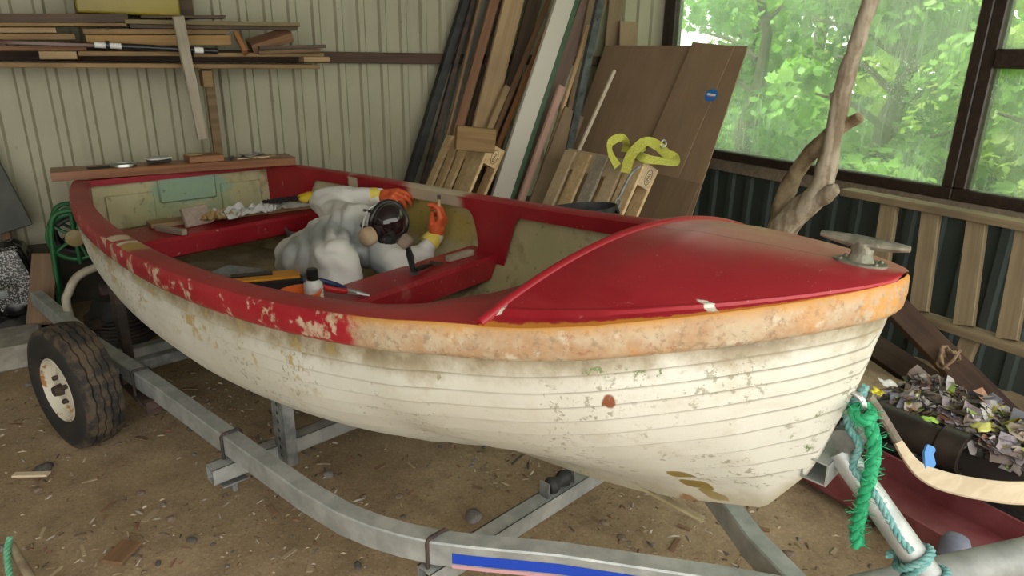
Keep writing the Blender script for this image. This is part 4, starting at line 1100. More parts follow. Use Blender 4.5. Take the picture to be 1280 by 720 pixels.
# ------------------------------------------------------------------ window side: driftwood, stud frame, dark timbers, pipes, litter
def knobby(b, amp, scale, seed):
    for v in b.bm.verts:
        q = v.co * scale + Vector((seed, 2 * seed, seed)); v.co += v.normal * (mnoise.noise(q) * amp + mnoise.noise(q * 3.1) * amp * .45)
DX = 3.35
def dp(x, y, dx=0): return aty(x, y, DX + dx) if False else atx(x, y, DX + dx)
DRIFT = (lambda m: (m.base(m.mix(m.step(m.math('ADD', m.math('MULTIPLY', m.noise(5, 6, rough=.65), .55), m.math('MULTIPLY', m.noise(1, 5, m.map((26, 26, 3))), .5)), .44, .62), (.47, .40, .30), (.22, .16, .10))), m.bump(m.noise(22, 5), .4, .01), m.m)[-1])(Mat('bleached_driftwood', .75))
g0 = dp(958, 345); root = thing('driftwood_branch', 'bleached forked driftwood branch standing upright before the big window pane', 'branch', (g0.x, g0.y, gh(g0.x, g0.y)))
O = Vector(root.location)
def dpath(P): return smooth_path([p - O for p in P], 48)
def rlerp(rs, n): return list(np.interp(np.linspace(0, len(rs) - 1, n), range(len(rs)), rs))
base = dp(945, 420); base.z = gh(base.x, base.y)
path = dpath([base, dp(962, 330), dp(975, 295), dp(990, 272), dp(1012, 252), dp(1028, 228), dp(1036, 195), dp(1045, 150), dp(1054, 110), dp(1064, 75), dp(1076, 38), dp(1088, 0), dp(1100, -45)])
b = MB(); b.tube(path, rlerp([.085, .090, .082, .080, .070, .062, .046, .043, .044, .040, .039, .036, .033], len(path)), 20)
bmesh.ops.recalc_face_normals(b.bm, faces=b.bm.faces[:]); b.bm.normal_update(); knobby(b, .014, 9, 4); b.build('main_stem', DRIFT, root, smooth=60)
path = dpath([dp(972, 292, .03), dp(976, 262, .05), dp(988, 232, .06), dp(1004, 205, .06), dp(1022, 183, .05), dp(1042, 166, .05), dp(1060, 155, .06), dp(1074, 146, .06)])
b = MB(); b.tube(path, rlerp([.060, .052, .046, .045, .040, .036, .034, .026], len(path)), 16)
bmesh.ops.recalc_face_normals(b.bm, faces=b.bm.faces[:]); b.bm.normal_update(); knobby(b, .014, 11, 9); b.build('side_limb', mottled('brown_driftwood', (.40, .31, .19), (.17, .11, .06), 9, .8, bump=.3), root, smooth=60)
path = dpath([dp(1048, 142, .01), dp(1044, 130, .0), dp(1040, 116, -.01)])
b = MB(); b.tube(path, rlerp([.024, .022, .012], len(path)), 10); b.bm.normal_update(); knobby(b, .008, 16, 2); b.build('broken_stub', DRIFT, root, smooth=60)
path = dpath([dp(1018, 250, -.01), dp(1034, 243, -.01), dp(1046, 236, -.01)])
b = MB(); b.tube(path, rlerp([.05, .048, .026], len(path)), 12); b.bm.normal_update(); knobby(b, .01, 12, 5); b.build('knot_stub', DRIFT, root, smooth=60)

# stud frame leaning on the wall
FX = 4.20
A, B_ = atx(1058, 236, FX), atx(1300, 290, FX); C_, D_ = atx(1128, 386, FX - .22), atx(1300, 446, FX - .22)
root = thing('stud_frame', 'timber stud frame with upright studs leaning under the window sill', 'timber frame', (FX, (A.y + B_.y) / 2, gh(FX, A.y)))
O = Vector(root.location)
def stick(name, p0, p1, w, t, y=None, z=None, mat=W['frame'], par=root, o_=None):
    p0, p1 = _v(p0) - (O if o_ is None else o_), _v(p1) - (O if o_ is None else o_); ob = plank_mesh((p1 - p0).length, w, t, .003, 1).build(name, mat, par, smooth=30)
    ob.matrix_local = Matrix.Translation(p0) @ frame(p1 - p0, y, z).to_4x4(); return ob
zt = (A.z + B_.z) / 2; zb = (C_.z + D_.z) / 2
ya, yb = A.y, B_.y - .2
stick('top_rail', (FX, ya, zt), (FX, yb, zt), .115, .045, z=(0, 0, 1))
stick('bottom_rail', (FX - .22, ya - .12, zb), (FX - .22, yb, zb), .115, .045, z=(0, 0, 1))
for xt, xb in ((1112, 1090), (1166, 1147), (1226, 1207), (1292, 1266), (1362, 1340)):
    pt = atx(xt, 262, FX); pb = atx(xb, 395, FX - .22); stick('stud', (FX - .22 + .006, pb.y, zb + .024), (FX - .006, pt.y, zt - .024), .10, .045, y=(0, 1, 0))
for y in (ya - .25, yb + .3): stick('foot', (FX - .34, y, gh(FX - .34, y) - .01), (FX - .22, y, zb - .03), .09, .045, y=(0, 1, 0))
# dark timbers
def beam(label, a, c, Xa, Xc, w, t, mat, name='dark_beam', cat='beam', ext0=0, ext1=0):
    p0, p1 = atx(*a, Xa), atx(*c, Xc); d = (p1 - p0).normalized(); p0 -= d * ext0; p1 += d * ext1
    return plank(name, label, cat, p0, p1, w, t, mat, z=(-.45, .25, .85))
RUSTB = wood('dark_stained_beam', (.055, .030, .022), (.10, .055, .038), dirt=(.14, .08, .05))
beam('dark brown beam with a rope knot sloping down under the stud frame', (1130, 395), (1282, 548), 3.72, 3.45, .13, .07, RUSTB, ext0=.35, ext1=.25)
beam('dark brown beam lying lower, behind the beam with the rope knot', (1090, 432), (1262, 545), 3.98, 3.62, .15, .06, W['dark'], ext0=.35, ext1=.1)
beam('short dark brown board end beside the litter heap', (1236, 522), (1290, 578), 3.30, 3.12, .07, .03, RUSTB, ext1=.1)
p = atx(1190, 446, 3.60); root = thing('rope_knot', 'frayed brown rope knot tied round the sloping dark beam', 'rope', p); b = MB(); rnd = random.Random(5)
for k in range(5):
    a0 = rnd.uniform(0, 6); b.tube([Vector((-.03 + .008 * rnd.uniform(-1, 1) + .045 * math.cos(a0 + t), .045 * math.sin(a0 + t) * rnd.uniform(.6, 1), .05 * math.sin(a0 * 2 + t * 1.3))) for t in np.linspace(0, 4.5, 14)], .008, 6)
b.build('knot', mottled('old_rope', (.22, .14, .08), (.34, .24, .15), 60, .9), root)
# bank of litter under the wall (loose rubbish nobody could count)
rnd = random.Random(11); LM = []
m = Mat('litter_scraps', .5); at = m.n.new('ShaderNodeAttribute'); at.attribute_name = 'Col'; m.base(at.outputs['Color'])
bm_ = bmesh.new(); cl = bm_.loops.layers.float_color.new('Col')
pal = [(.40, .37, .36), (.24, .21, .23), (.55, .52, .48), (.08, .065, .055), (.15, .11, .09), (.30, .24, .25), (.52, .48, .10), (.28, .40, .10), (.42, .22, .13), (.14, .14, .17), (.40, .34, .27), (.62, .60, .57), (.05, .045, .04), (.10, .075, .06), (.20, .15, .13), (.07, .06, .055)]
LA, LB = atz(1100, 503, .26), atz(1258, 582, .25); ldir = (LB - LA); ldir.z = 0; lper = Vector((-ldir.y, ldir.x, 0)).normalized()
if lper.x < 0: lper = -lper
def litter_h(f, q): return .215 + .07 * q + .012 * math.sin(f * 17)
for i in range(1300):
    f = rnd.uniform(-.12, 1.02); q = rnd.random(); c_ = LA + ldir * f + lper * (q * .26 + .065); c_.z = litter_h(f, q) + rnd.uniform(-.01, .035)
    s_ = rnd.uniform(.007, .024); nrm = Vector((rnd.gauss(0, .6), rnd.gauss(0, .6), 1)).normalized(); t = nrm.orthogonal(); u = nrm.cross(t); t = Quaternion(nrm, rnd.uniform(0, 6)) @ t; u = nrm.cross(t); el = rnd.uniform(.5, 1.6)
    g = [[bm_.verts.new(c_ + t * (x * s_ * el) + u * (y * s_) + nrm * rnd.uniform(-.3, .3) * s_) for y in (-1, 0, 1)] for x in (-1, 0, 1)]; col = rnd.choice(pal)
    for x in range(2):
        for y in range(2):
            fc = bm_.faces.new((g[x][y], g[x + 1][y], g[x + 1][y + 1], g[x][y + 1]))
            for l in fc.loops: l[cl] = (*col, 1)
N = 24; rows = [[bm_.verts.new(LA + ldir * (-.15 + 1.3 * i / N) + lper * (.04 + .32 * j / 8) + Vector((0, 0, -.26 + (litter_h(i / N, j / 8) - .008 if 0 < j < 8 else -.05)))) for j in range(9)] for i in range(N + 1)]
for i in range(N):
    for j in range(8):
        for v in (rows[i][j],): pass
        fc = bm_.faces.new((rows[i][j], rows[i + 1][j], rows[i + 1][j + 1], rows[i][j + 1]))
        for l in fc.loops: l[cl] = (.05, .042, .036, 1)
me = bpy.data.meshes.new('litter'); bm_.to_mesh(me); bm_.free()
o = obj('litter', me, m.m); tag(o, 'heap of loose mixed wrappers and scraps under the dark beams', 'litter', kind='stuff')
def scrap(label, px, z, size, c, rot, name='plastic_scrap', seed=1):
    p = atz(*px, z); b = MB(); n = 6
    b.grid([[(size[0] * (i / n - .5), size[1] * (j / n - .5), 0) for j in range(n + 1)] for i in range(n + 1)]); b.jitter(min(size) * .35, 6 / max(size) * .6, seed)
    o = b.build(name, plain(name + str(seed), c, .4), smooth=60); mo = o.modifiers.new('thick', 'SOLIDIFY'); mo.thickness = .002
    o.location = p; o.rotation_euler = rot; return tag(o, label, 'scrap')
scrap('white folded card scrap at the bow end of the litter heap', (1110, 478), .30, (.08, .04), (.66, .66, .60), (.3, .2, -.5), seed=2)
scrap('bright yellow scrap at the bow end of the litter heap', (1097, 490), .28, (.045, .04), (.75, .66, .05), (.3, -.2, .3), seed=3)
scrap('crumpled pale yellow wrapper at the far end of the litter heap', (1232, 534), .29, (.10, .05), (.62, .60, .16), (.2, .1, -.4), seed=4)
scrap('lime green scrap in the middle of the litter heap', (1163, 524), .28, (.06, .03), (.35, .62, .08), (.2, .1, -.6), seed=5)
# black pipes
def pipe(label, a, c, za, zc, r, mat, ext0=0.0, name='black_pipe', collar=True):
    p0, p1 = atz(*a, za), atz(*c, zc); d = (p1 - p0).normalized(); p0 = p0 - d * ext0; root = thing(name, label, 'pipe', p0); L_ = (p1 - p0).length; rot = frame(d, z=(0, 0, 1)).to_4x4()
    b = MB(); b.lathe([(r, 0), (r, L_), (r * .86, L_), (r * .86, L_ - .25), (0, L_ - .25)], 32, 'X'); b.lathe([(0, 0), (r, 0)], 32, 'X'); o = b.build('pipe_body', mat, root, smooth=40); o.matrix_local = rot
    if collar:
        b = MB(); b.lathe([(r, L_ - .10), (r * 1.12, L_ - .09), (r * 1.12, L_ - .004), (r * .98, L_)], 32, 'X'); o = b.build('socket_collar', mat, root, smooth=40); o.matrix_local = rot
    return root, p0, d, L_
PIPE = mottled('brown_black_pipe', (.022, .016, .012), (.05, .036, .027), 9, .45)
pipe('thick black pipe with an open socket end lying along the litter heap', (1105, 526), (1208, 569), .185, .185, .074, PIPE, .5)
r2, p0, d, L_ = pipe('thinner black pipe with chrome band and blue sleeve, below the thick pipe', (1120, 562), (1252, 604), .09, .09, .042, BLACKP, .5, collar=False)
for nm, x, w_, m_, k in (('chrome_band', .13, .045, STEEL, 1.06), ('blue_sleeve', .05, .09, BLUEP, 1.03), ('grey_clip', .30, .03, GALVD, 1.05)):
    b = MB(); b.lathe([(.042, L_ - x - w_ / 2), (.042 * k, L_ - x - w_ / 2), (.042 * k, L_ - x + w_ / 2), (.042, L_ - x + w_ / 2)], 28, 'X'); o = b.build(nm, m_, r2, smooth=30); o.matrix_local = frame(d, z=(0, 0, 1)).to_4x4()
pipe('short black pipe stub with an open end at the edge beside the litter heap', (1292, 560), (1264, 592), .12, .12, .045, PIPE, .25)
pipe('black pipe lying lowest beside the dark red channel', (1090, 560), (1290, 668), .045, .045, .045, BLACKP, .6, collar=False)
# dark tarpaulin/ground clutter behind the pipes
# dark red steel channel lying on the ground
RC = mottled('dark_red_primer', (.17, .035, .038), (.24, .07, .075), 7, .55)
p0, p1 = Vector((2.165, 1.55, 0)), Vector((2.165, .55, 0)); d = (p1 - p0); d.normalize(); side = Vector((-d.y, d.x, 0))
if side.x < 0: side = -side
p0 = p0 - d * .55; p1 = p1 + d * .5; Ln = (p1 - p0).length; p0.z = .01
root = thing('red_steel_channel', 'dark red steel channel lying open side up on the ground by the bow', 'steel channel', p0); rot = Matrix((d, side, Vector((0, 0, 1)))).transposed().to_4x4()
cw = .315
b = MB(); b.box((Ln / 2, cw / 2, .03), (Ln, cw, .010)); b.box((Ln / 2, .005, .075), (Ln, .010, .10), bev=.002); b.box((Ln / 2, cw - .005, .075), (Ln, .010, .10), bev=.002)
o = b.build('channel_section', RC, root, smooth=None); o.matrix_local = rot
for fx in (.62, .80): 
    b = MB(); b.lathe([(0, .0355), (.011, .0355)], 14, 'Z', Matrix.Translation((Ln * fx, cw * .42, 0))); o = b.build('bolt_hole', BLACK, root, smooth=None); o.matrix_local = rot
# grey steel pole crossing the corner, and the blue capped roller under it
TPA, TPB = atz(1140, 728, .33), atz(1290, 694, .37)
root = thing('steel_pole', 'thick grey steel pole crossing the winch post at the frame corner', 'pole', TPA - (TPB - TPA) * .9)
a_ = TPA - Vector(root.location); c_ = TPB + (TPB - TPA) * .6 - Vector(root.location)
b = MB(); b.tube([Vector((0, 0, 0)), a_, c_], .048, 24); b.build('tube', mottled('old_grey_galvanising', (.24, .25, .235), (.36, .37, .35), 10, .6, .3), root, smooth=40)
b = MB(); b.tube([a_ + (c_ - a_) * .05, a_ + (c_ - a_) * .09], .052, 24); b.build('welded_band', GALVD, root, smooth=40)
p = atz(1192, 690, .17)
b = MB(); b.lathe([(.042, -.17), (.042, .03), (.034, .05), (.015, .058), (0, .06)], 24); o = b.build('capped_stake', mottled('bluish_grey_plastic', (.17, .19, .26), (.24, .26, .34), 8, .5), smooth=50, loc=p); tag(o, 'bluish grey round capped stake standing in the dark red channel', 'stake')
# split pale wood strip and the stick it grows from
p_ = smooth_path([atz(*q, z) for q, z in (((1085, 494), .52), ((1098, 513), .46), ((1110, 532), .40), ((1122, 552), .35), ((1138, 576), .30), ((1156, 592), .27), ((1185, 603), .25), ((1222, 611), .24), ((1262, 616), .235), ((1310, 616), .23))], 90)
root = thing('split_wood_strip', 'long pale split wood strip curving from the bow eye past the pipes', 'wood strip', p_[0]); loc = [p - p_[0] for p in p_]
n1_ = 30; b = MB(); b.tube(loc[:n1_ + 1], .016, 10); b.build('bark_end', mottled('grey_bark', (.16, .13, .10), (.27, .23, .18), 20, .9), root)
b = MB(); ws = np.interp(np.arange(len(loc) - n1_), [0, 12, 25, 60], [.016, .024, .036, .040])
rows = []
for i, p in enumerate(loc[n1_:]):
    t = (loc[min(n1_ + i + 1, len(loc) - 1)] - loc[n1_ + i - 1]).normalized(); upv = Vector((-.35, -.55, .75)); s_ = t.cross(upv).normalized(); q = s_.cross(t); w_ = ws[i]
    rows.append([p + s_ * w_ * a + q * c for a, c in ((-1, 0), (-.9, .006), (0, .009), (.9, .006), (1, 0), (.9, -.006), (-.9, -.006), (-1, 0))])
b.grid(rows); b.build('split_face', W['pale'], root, smooth=50)
# blue plastic clip
p = atz(1160, 574, .30); root = thing('blue_plastic_clip', 'small blue plastic wing clip sitting on the pale wood strip', 'clip', p)
b = MB(); b.prism([(-.03, -.035), (.0, -.045), (.028, -.012), (.020, .02), (.030, .045), (-.004, .050), (-.026, .02)], .008, Matrix.Rotation(1.0, 4, 'X') @ Matrix.Rotation(-.4, 4, 'Z')); b.ball((.045, .02, .01), .018, 2, (1.3, .8, .8))
bmesh.ops.subdivide_edges(b.bm, edges=b.bm.edges[:], cuts=1); b.build('wing', plain('sky_blue_plastic', (.10, .30, .68), .4), root, smooth=60)

# ------------------------------------------------------------------ ropes at the bow
def rope(path, r, strands, pitch, mat, name, parent, n=6, fuzz=0):
    ln = [0.0]
    for i in range(1, len(path)): ln.append(ln[-1] + (path[i] - path[i - 1]).length)
    b = MB(); prev = None; fr = []
    for i, p in enumerate(path):
        t = (path[min(i + 1, len(path) - 1)] - path[max(i - 1, 0)]).normalized(); a = prev if prev is not None else t.orthogonal(); a = (a - t * a.dot(t)).normalized(); prev = a; fr.append((a, t.cross(a)))
    for k in range(strands):
        pts = []
        for i, p in enumerate(path):
            th = 2 * math.pi * (ln[i] / pitch + k / strands); a, c = fr[i]; pts.append(p + (a * math.cos(th) + c * math.sin(th)) * r * .52)
        b.tube(pts, r * .55, n)
    if fuzz:
        rnd = random.Random(3)
        for _ in range(fuzz):
            i = rnd.randrange(1, len(path) - 1); a, c = fr[i]; th = rnd.uniform(0, 6.28); d = (a * math.cos(th) + c * math.sin(th)); t = Vector((rnd.gauss(0, .4), rnd.gauss(0, .4), rnd.gauss(0, .4)))
            b.tube([path[i] + d * r * .8, path[i] + d * r * 1.2 + t * r * .5, path[i] + d * r * 1.45 + t * r * 1.2], .0007, 3, cap=False)
    return b.build(name, mat, parent, smooth=60)
def dense(P, step=.006):
    sp = smooth_path(P, 40 * len(P)); out = [sp[0]]
    for p in sp[1:]:
        if (p - out[-1]).length >= step: out.append(p)
    return out
GRN = mottled('bright_green_rope', (.01, .27, .11), (.03, .40, .18), 60, .75); TEAL = mottled('faded_teal_rope', (.10, .28, .27), (.20, .40, .38), 50, .8)
VB = -.02
def rp(x, y, v=VB): return atv(x, y, v)
P = [rp(1078, 505), rp(1080, 518), rp(1087, 530), rp(1092, 548), rp(1092, 570), rp(1088, 590), rp(1083, 612), rp(1078, 632), rp(1072, 655), rp(1071, 672), rp(1073, 684)]
root = thing('green_rope', 'thick bright green rope end hanging from the bow eye', 'rope', P[0]); P = [p - P[0] for p in P]
rope(dense(P), .0155, 3, .075, GRN, 'rope_tail', root, 8, 260)
b = MB(); b.bm.free()
o0 = Vector(root.location); kn = [rp(1066, 512), rp(1074, 507, -.05), rp(1086, 512, -.05), rp(1088, 522, .02), rp(1078, 525, .03), rp(1068, 518, .02), rp(1072, 508, -.02)]
rope(dense([p - o0 for p in kn]), .013, 3, .06, GRN, 'knot', root, 8, 160)
P = [rp(1082, 484), rp(1072, 494), rp(1063, 508), rp(1058, 522), rp(1062, 537), rp(1070, 548), rp(1074, 560), rp(1069, 572), rp(1066, 584), rp(1074, 596), rp(1086, 607), rp(1098, 625), rp(1112, 650), rp(1126, 674), rp(1140, 690)]
root = thing('teal_rope', 'faded teal rope running from the bow eye down to the winch post foot', 'rope', P[0]); o0 = P[0]
rope(dense([p - o0 for p in P]), .0085, 3, .045, TEAL, 'rope_line', root, 7, 60)
P2 = [rp(1082, 482, -.04), rp(1076, 500, -.04), rp(1066, 520, -.04), rp(1058, 540, -.04), rp(1060, 556, -.04), rp(1072, 565, -.03), rp(1075, 552, -.03), rp(1066, 544, -.03)]
rope(dense([p - o0 for p in P2]), .0085, 3, .045, TEAL, 'doubled_bight', root, 7, 40)
cx = bw(4.15, -.045, .545); tw = []
for i in range(76):
    a = i / 75 * 2 * math.pi * 4.2; axd = (bw(4.45, -.045, .27) - bw(3.955, -.045, .735)).normalized(); q1 = axd.orthogonal().normalized(); q2 = axd.cross(q1)
    tw.append(cx + q1 * .041 * math.cos(a) + q2 * .041 * math.sin(a) + axd * (-.03 + .11 * i / 75 + .012 * math.sin(a * .5)))
rope(dense([p - o0 for p in tw]), .0085, 3, .045, TEAL, 'lashing', root, 7, 40)
P3 = [tw[-1], tw[-1] + Vector((.02, -.05, -.0)), tw[-1] + Vector((.06, -.09, -.05)), tw[-1] + Vector((.10, -.12, -.12)), tw[-1] + Vector((.16, -.15, -.17))]
rope(dense([p - o0 for p in P3]), .0085, 3, .045, TEAL, 'rope_tail', root, 7, 40)

# ------------------------------------------------------------------ corner behind the trailer wheel
b = MB(); b.box((0, 0, .06), (.62, .34, .13), bev=.012); b.jitter(.004, 8, 2)
o = b.build('concrete_block', mottled('grey_concrete', (.26, .24, .20), (.38, .36, .31), 14, .9, bump=.3), smooth=30, loc=(-.78, 4.25, gh(-.78, 4.25) - .005)); o.rotation_euler = (0, 0, .06); tag(o, 'grey concrete block lying on the ground behind the trailer wheel', 'concrete block')
p0 = aty(49, 402, 4.40); p1 = aty(56, 318, 4.72); o = plank('leaning_board', 'short reddish brown board standing on the concrete block', 'board', Vector((p0.x, p0.y, .128)), p1, .125, .025, wood('drab_board', (.20, .125, .075), (.28, .18, .11)), y=(1, 0, 0))
# black plastic sheeting over junk
def crumple(name, label, cat, x0, x1, y0, y1, hf, mat, amp, seed, n=44):
    cx_, cy_ = (x0 + x1) / 2, (y0 + y1) / 2; g = gh(cx_, cy_); b = MB()
    rows = []
    for i in range(n + 1):
        r = []
        for j in range(n + 1):
            f, q = i / n, j / n; x = x0 + (x1 - x0) * f; y = y0 + (y1 - y0) * q; ed = min(f, 1 - f, q, 1 - q) * 9; ed = min(1, ed)
            h = hf(f, q) * ed + (abs(mnoise.noise(Vector((x * 6, y * 6, seed)))) * amp + abs(mnoise.noise(Vector((x * 15, y * 15, seed + 3)))) * amp * .5) * ed
            r.append((x - cx_, y - cy_, h + .004))
        rows.append(r)
    b.grid(rows); o = b.build(name, mat, smooth=35, loc=(cx_, cy_, g)); return tag(o, label, cat)
PLAS = (lambda m: (m.base((.010, .010, .011)), m.m)[-1])(Mat('glossy_black_plastic', .16))
crumple('plastic_sheet', 'crumpled glossy black plastic sheet heaped against the wall behind the concrete block', 'plastic sheet', -1.9, -.36, 4.47, 5.02, lambda f, q: .10 + .34 * (q > .35) * min(1, (q - .35) * 4), PLAS, .10, 5)
crumple('printed_sheet', 'crumpled silvery plastic sheet lying on top of the black sheet by the wall', 'plastic sheet', -1.6, -.42, 4.66, 5.00, lambda f, q: .47, mottled('silvery_plastic', (.02, .02, .02), (.42, .41, .38), 110, .25, 0, 3, lo=.52, hi=.58), .04, 9)
p = aty(0, 350, 4.46); b = MB(); b.box((0, 0, 0), (1.2, .03, .05), bev=.004); o = b.build('metal_rail', GALVD, smooth=30, loc=(-1.2, 4.49, .30)); tag(o, 'grey metal rail lying across the black plastic sheet by the wall', 'rail')
b = MB(); b.box((0, 0, 0), (.05, .05, .70), bev=.004); o = b.build('wooden_stake', W['brown'], smooth=30, loc=(aty(4, 275, 5.04).x, 5.045, .62)); o.rotation_euler = (0, .03, 0); tag(o, 'dark brown stake against the wall at the photo edge behind the plastic', 'stake')
b = MB(); b.box((0, 0, 0), (.30, .02, .62), bev=.004); o = b.build('dark_panel', mottled('grey_green_panel', (.035, .04, .03), (.065, .07, .055), 4, .6), smooth=30, loc=(aty(-28, 225, 5.0).x, 5.00, .84)); o.rotation_euler = (-.1, -.25, 0); tag(o, 'dark grey green panel leaning on the cream wall at the photo edge', 'panel')
# green garden hose reel
c_ = aty(94, 292, 4.66); root = thing('hose_reel', 'green hose reel with black drum standing behind the boat stern', 'hose reel', (c_.x, 4.70, gh(c_.x, 4.7)))
GP = plain('dark_green_plastic', (.015, .12, .035), .4); hz = c_.z
for y in (-.11, .11):
    b = MB(); pts = [(-.15, y, .0), (-.13, y, hz * .6), (-.10, y, hz + .10), (0, y, hz + .16), (.10, y, hz + .10), (.13, y, hz * .6), (.15, y, 0)]
    b.tube(smooth_path(pts, 40), .014, 10); b.tube([(0, y, hz + .155), (0, y, hz - .16)], .010, 8); b.build('side_frame', GP, root)
    b = MB(); b.tube([(.135 * math.cos(a), y * .82, hz + .135 * math.sin(a)) for a in np.linspace(0, 2 * math.pi, 37)[:-1]], .012, 8, closed=True)
    for k in range(5): a = k * 2 * math.pi / 5; b.tube([(0, y * .82, hz), (.135 * math.cos(a), y * .82, hz + .135 * math.sin(a))], .009, 6)
    b.build('reel_flange', GP, root)
b = MB(); pts = []
for i in range(220): a = i / 220 * 2 * math.pi * 7; pts.append((.10 * math.cos(a), -.075 + .15 * i / 220, hz + .10 * math.sin(a)))
b.tube(pts, .012, 7); b.build('coiled_hose', BLACK, root)
b = MB(); b.lathe([(0, -.115), (.05, -.115), (.05, -.13), (.02, -.14), (0, -.14)], 18, 'Y', Matrix.Translation((0, 0, hz))); b.build('hub', mottled('brass_hub', (.20, .15, .05), (.30, .23, .09), 8, .5), root)
# old engine block under the stern, and a pale hoop hose
c_ = aty(120, 372, 4.2); root = thing('engine_block', 'dirty black engine casing on the ground below the boat stern', 'engine', (c_.x + .10, 4.28, gh(c_.x, 4.28)))
b = MB(); b.lathe([(0, 0), (.15, 0), (.17, .05), (.16, .18), (.12, .27), (.05, .30), (0, .30)], 28); b.build('casing', BLACK, root, smooth=40)
b = MB(); 
for k in range(6): b.lathe([(.168, .05 + k * .022), (.185, .053 + k * .022), (.185, .058 + k * .022), (.166, .061 + k * .022)], 28)
b.build('cooling_fins', STEELD, root)
b = MB(); b.tube([(-.10, -.12, .16), (-.22, -.16, .15), (-.26, -.16, .05)], .03, 10); b.build('exhaust_stub', STEELD, root)
b = MB(); b.box((0, 0, .32), (.16, .12, .06), bev=.01); b.build('top_cover', STEELD, root)
pts = smooth_path([aty(84, 384, 4.0), aty(86, 365, 4.0), aty(95, 348, 4.02), aty(110, 338, 4.05), aty(130, 333, 4.1), aty(150, 340, 4.15)], 50)
pts = smooth_path([Vector((pts[0].x + .03, pts[0].y, gh(pts[0].x, pts[0].y) + .022))] + [pts[0], pts[10], pts[20], pts[30], pts[40], pts[-1], pts[-1] + Vector((.12, .08, -.12)), Vector((pts[-1].x + .2, pts[-1].y + .12, gh(0, 4.2) + .02))], 60)
b = MB(); b.tube([q - pts[0] for q in pts], .021, 10); o = b.build('hoop_hose', mottled('pale_dirty_hose', (.33, .29, .21), (.46, .42, .32), 14, .6), smooth=60, loc=pts[0]); tag(o, 'pale dirty hose arching in a hoop beside the trailer below the stern', 'hose')

# ------------------------------------------------------------------ things lying on the boat
def on_boat(o, u, v, z, rz=0.0, rx=0, ry=0):
    M_ = Matrix.Translation(bw(u, v, z)) @ Matrix.Rotation(BROT + rz, 4, 'Z') @ Matrix.Rotation(ry, 4, 'Y') @ Matrix.Rotation(rx, 4, 'X'); o.matrix_world = M_; return o
ZP = .9 + .006; TP = .050
pn, pf = bw(-.10, .67, ZP + TP / 2), bw(.17, -.63, ZP + TP / 2)
plank('transom_plank', 'varnished brown plank laid across the boat transom, carrying small things', 'plank', pn, pf, .20, TP, wood('varnished_plank', (.17, .062, .022), (.29, .12, .045), rough=.35), z=(0, 0, 1))
ZT = ZP + TP + .001
def pline(f, off=0.0):                 # a point on the plank, f from the near to the far end
    q = pn.lerp(pf, f); d = (pf - pn).normalized(); return q + Vector((-d.y, d.x, 0)) * off
PA = math.atan2((pf - pn).y, (pf - pn).x)
def on_plank(o, f, off, z=0.0, rz=0.0): o.location = Vector((*pline(f, off)[:2], ZT + z)); o.rotation_euler = (0, 0, PA + rz); return o
root = thing('tin_lid', 'shallow round tin lid with dark rim near one end of the transom plank', 'lid'); b = MB(); b.lathe([(0, .004), (.060, .004), (.064, .014), (.068, .014), (.070, 0), (0, 0)], 36); b.build('lid_body', STEEL, root)
b = MB(); b.lathe([(0, .0045), (.058, .0045), (.058, .006), (0, .0065)], 32); b.build('dried_paint', plain('dark_paint', (.07, .06, .06), .3), root); on_plank(root, .27, -.01)
b = MB(); b.box((0, 0, .001), (.14, .07, .002), bev=.0005); o = b.build('sanding_sheet', plain('dark_grit', (.035, .033, .035), .8), smooth=None); tag(o, 'dark sanding sheet lying under the edge of the tin lid', 'sanding sheet'); on_plank(o, .185, -.03, 0, .2)
root = thing('sanding_pad', 'white folded sanding pad on the transom plank beside the square wood block', 'sanding pad'); b = MB(); b.box((0, 0, .012), (.12, .075, .02), bev=.006); b.jitter(.003, 20, 1); b.build('foam', plain('dark_foam', (.05, .045, .04), .9), root)
b = MB(); b.box((0, 0, .026), (.13, .085, .008), bev=.003); bmesh.ops.subdivide_edges(b.bm, edges=b.bm.edges[:], cuts=2, use_grid_fill=True); b.jitter(.008, 18, 4); b.build('white_face', WHITEP, root, smooth=50); on_plank(root, .415, .03, 0, .35)
b = MB(); b.box((0, 0, .019), (.20, .15, .038), bev=.003); o = b.build('wood_board', wood('mahogany_offcut', (.22, .09, .035), (.34, .15, .06), rough=.5), smooth=30); tag(o, 'square reddish wood block lying in the middle of the transom plank', 'wood block'); on_plank(o, .60, -.005, 0, .08)
b = MB(); b.lathe([(0, .0), (.052, 0), (.052, .004), (.018, .005), (.018, 0)], 32); o = b.build('sanding_disc', plain('tan_disc', (.40, .29, .13), .8), smooth=40); tag(o, 'tan round sanding disc on top of the square reddish block', 'sanding disc'); on_plank(o, .56, .01, .039)
def stirrer(label, f, off, ln, rz, c, z=0): 
    o = plank_mesh(ln, .016, .006, .001, 3).build('paint_stirrer', wood('stirrer' + str(f), c, tuple(x * 1.25 for x in c)), smooth=30); tag(o, label, 'stirring stick'); return on_plank(o, f, off, z + .004, rz)
stirrer('pale stirring stick lying along the far end of the transom plank', .74, -.05, .20, .12, (.50, .40, .26))
stirrer('darker stirring stick beside the pale one on the transom plank', .80, .02, .17, -.1, (.30, .19, .10))
b = MB(); b.grid([[(x * .05, y * .035, .004 + .01 * math.sin(x * 1.3) * math.cos(y * 2)) for y in range(-3, 4)] for x in range(-3, 4)]); o = b.build('paper_scrap', plain('grey_paper', (.36, .34, .31), .8), smooth=60); o.scale = (.5, .5, 1); tag(o, 'grey crumpled paper at the far end of the transom plank', 'paper'); on_plank(o, .83, .05, .006)
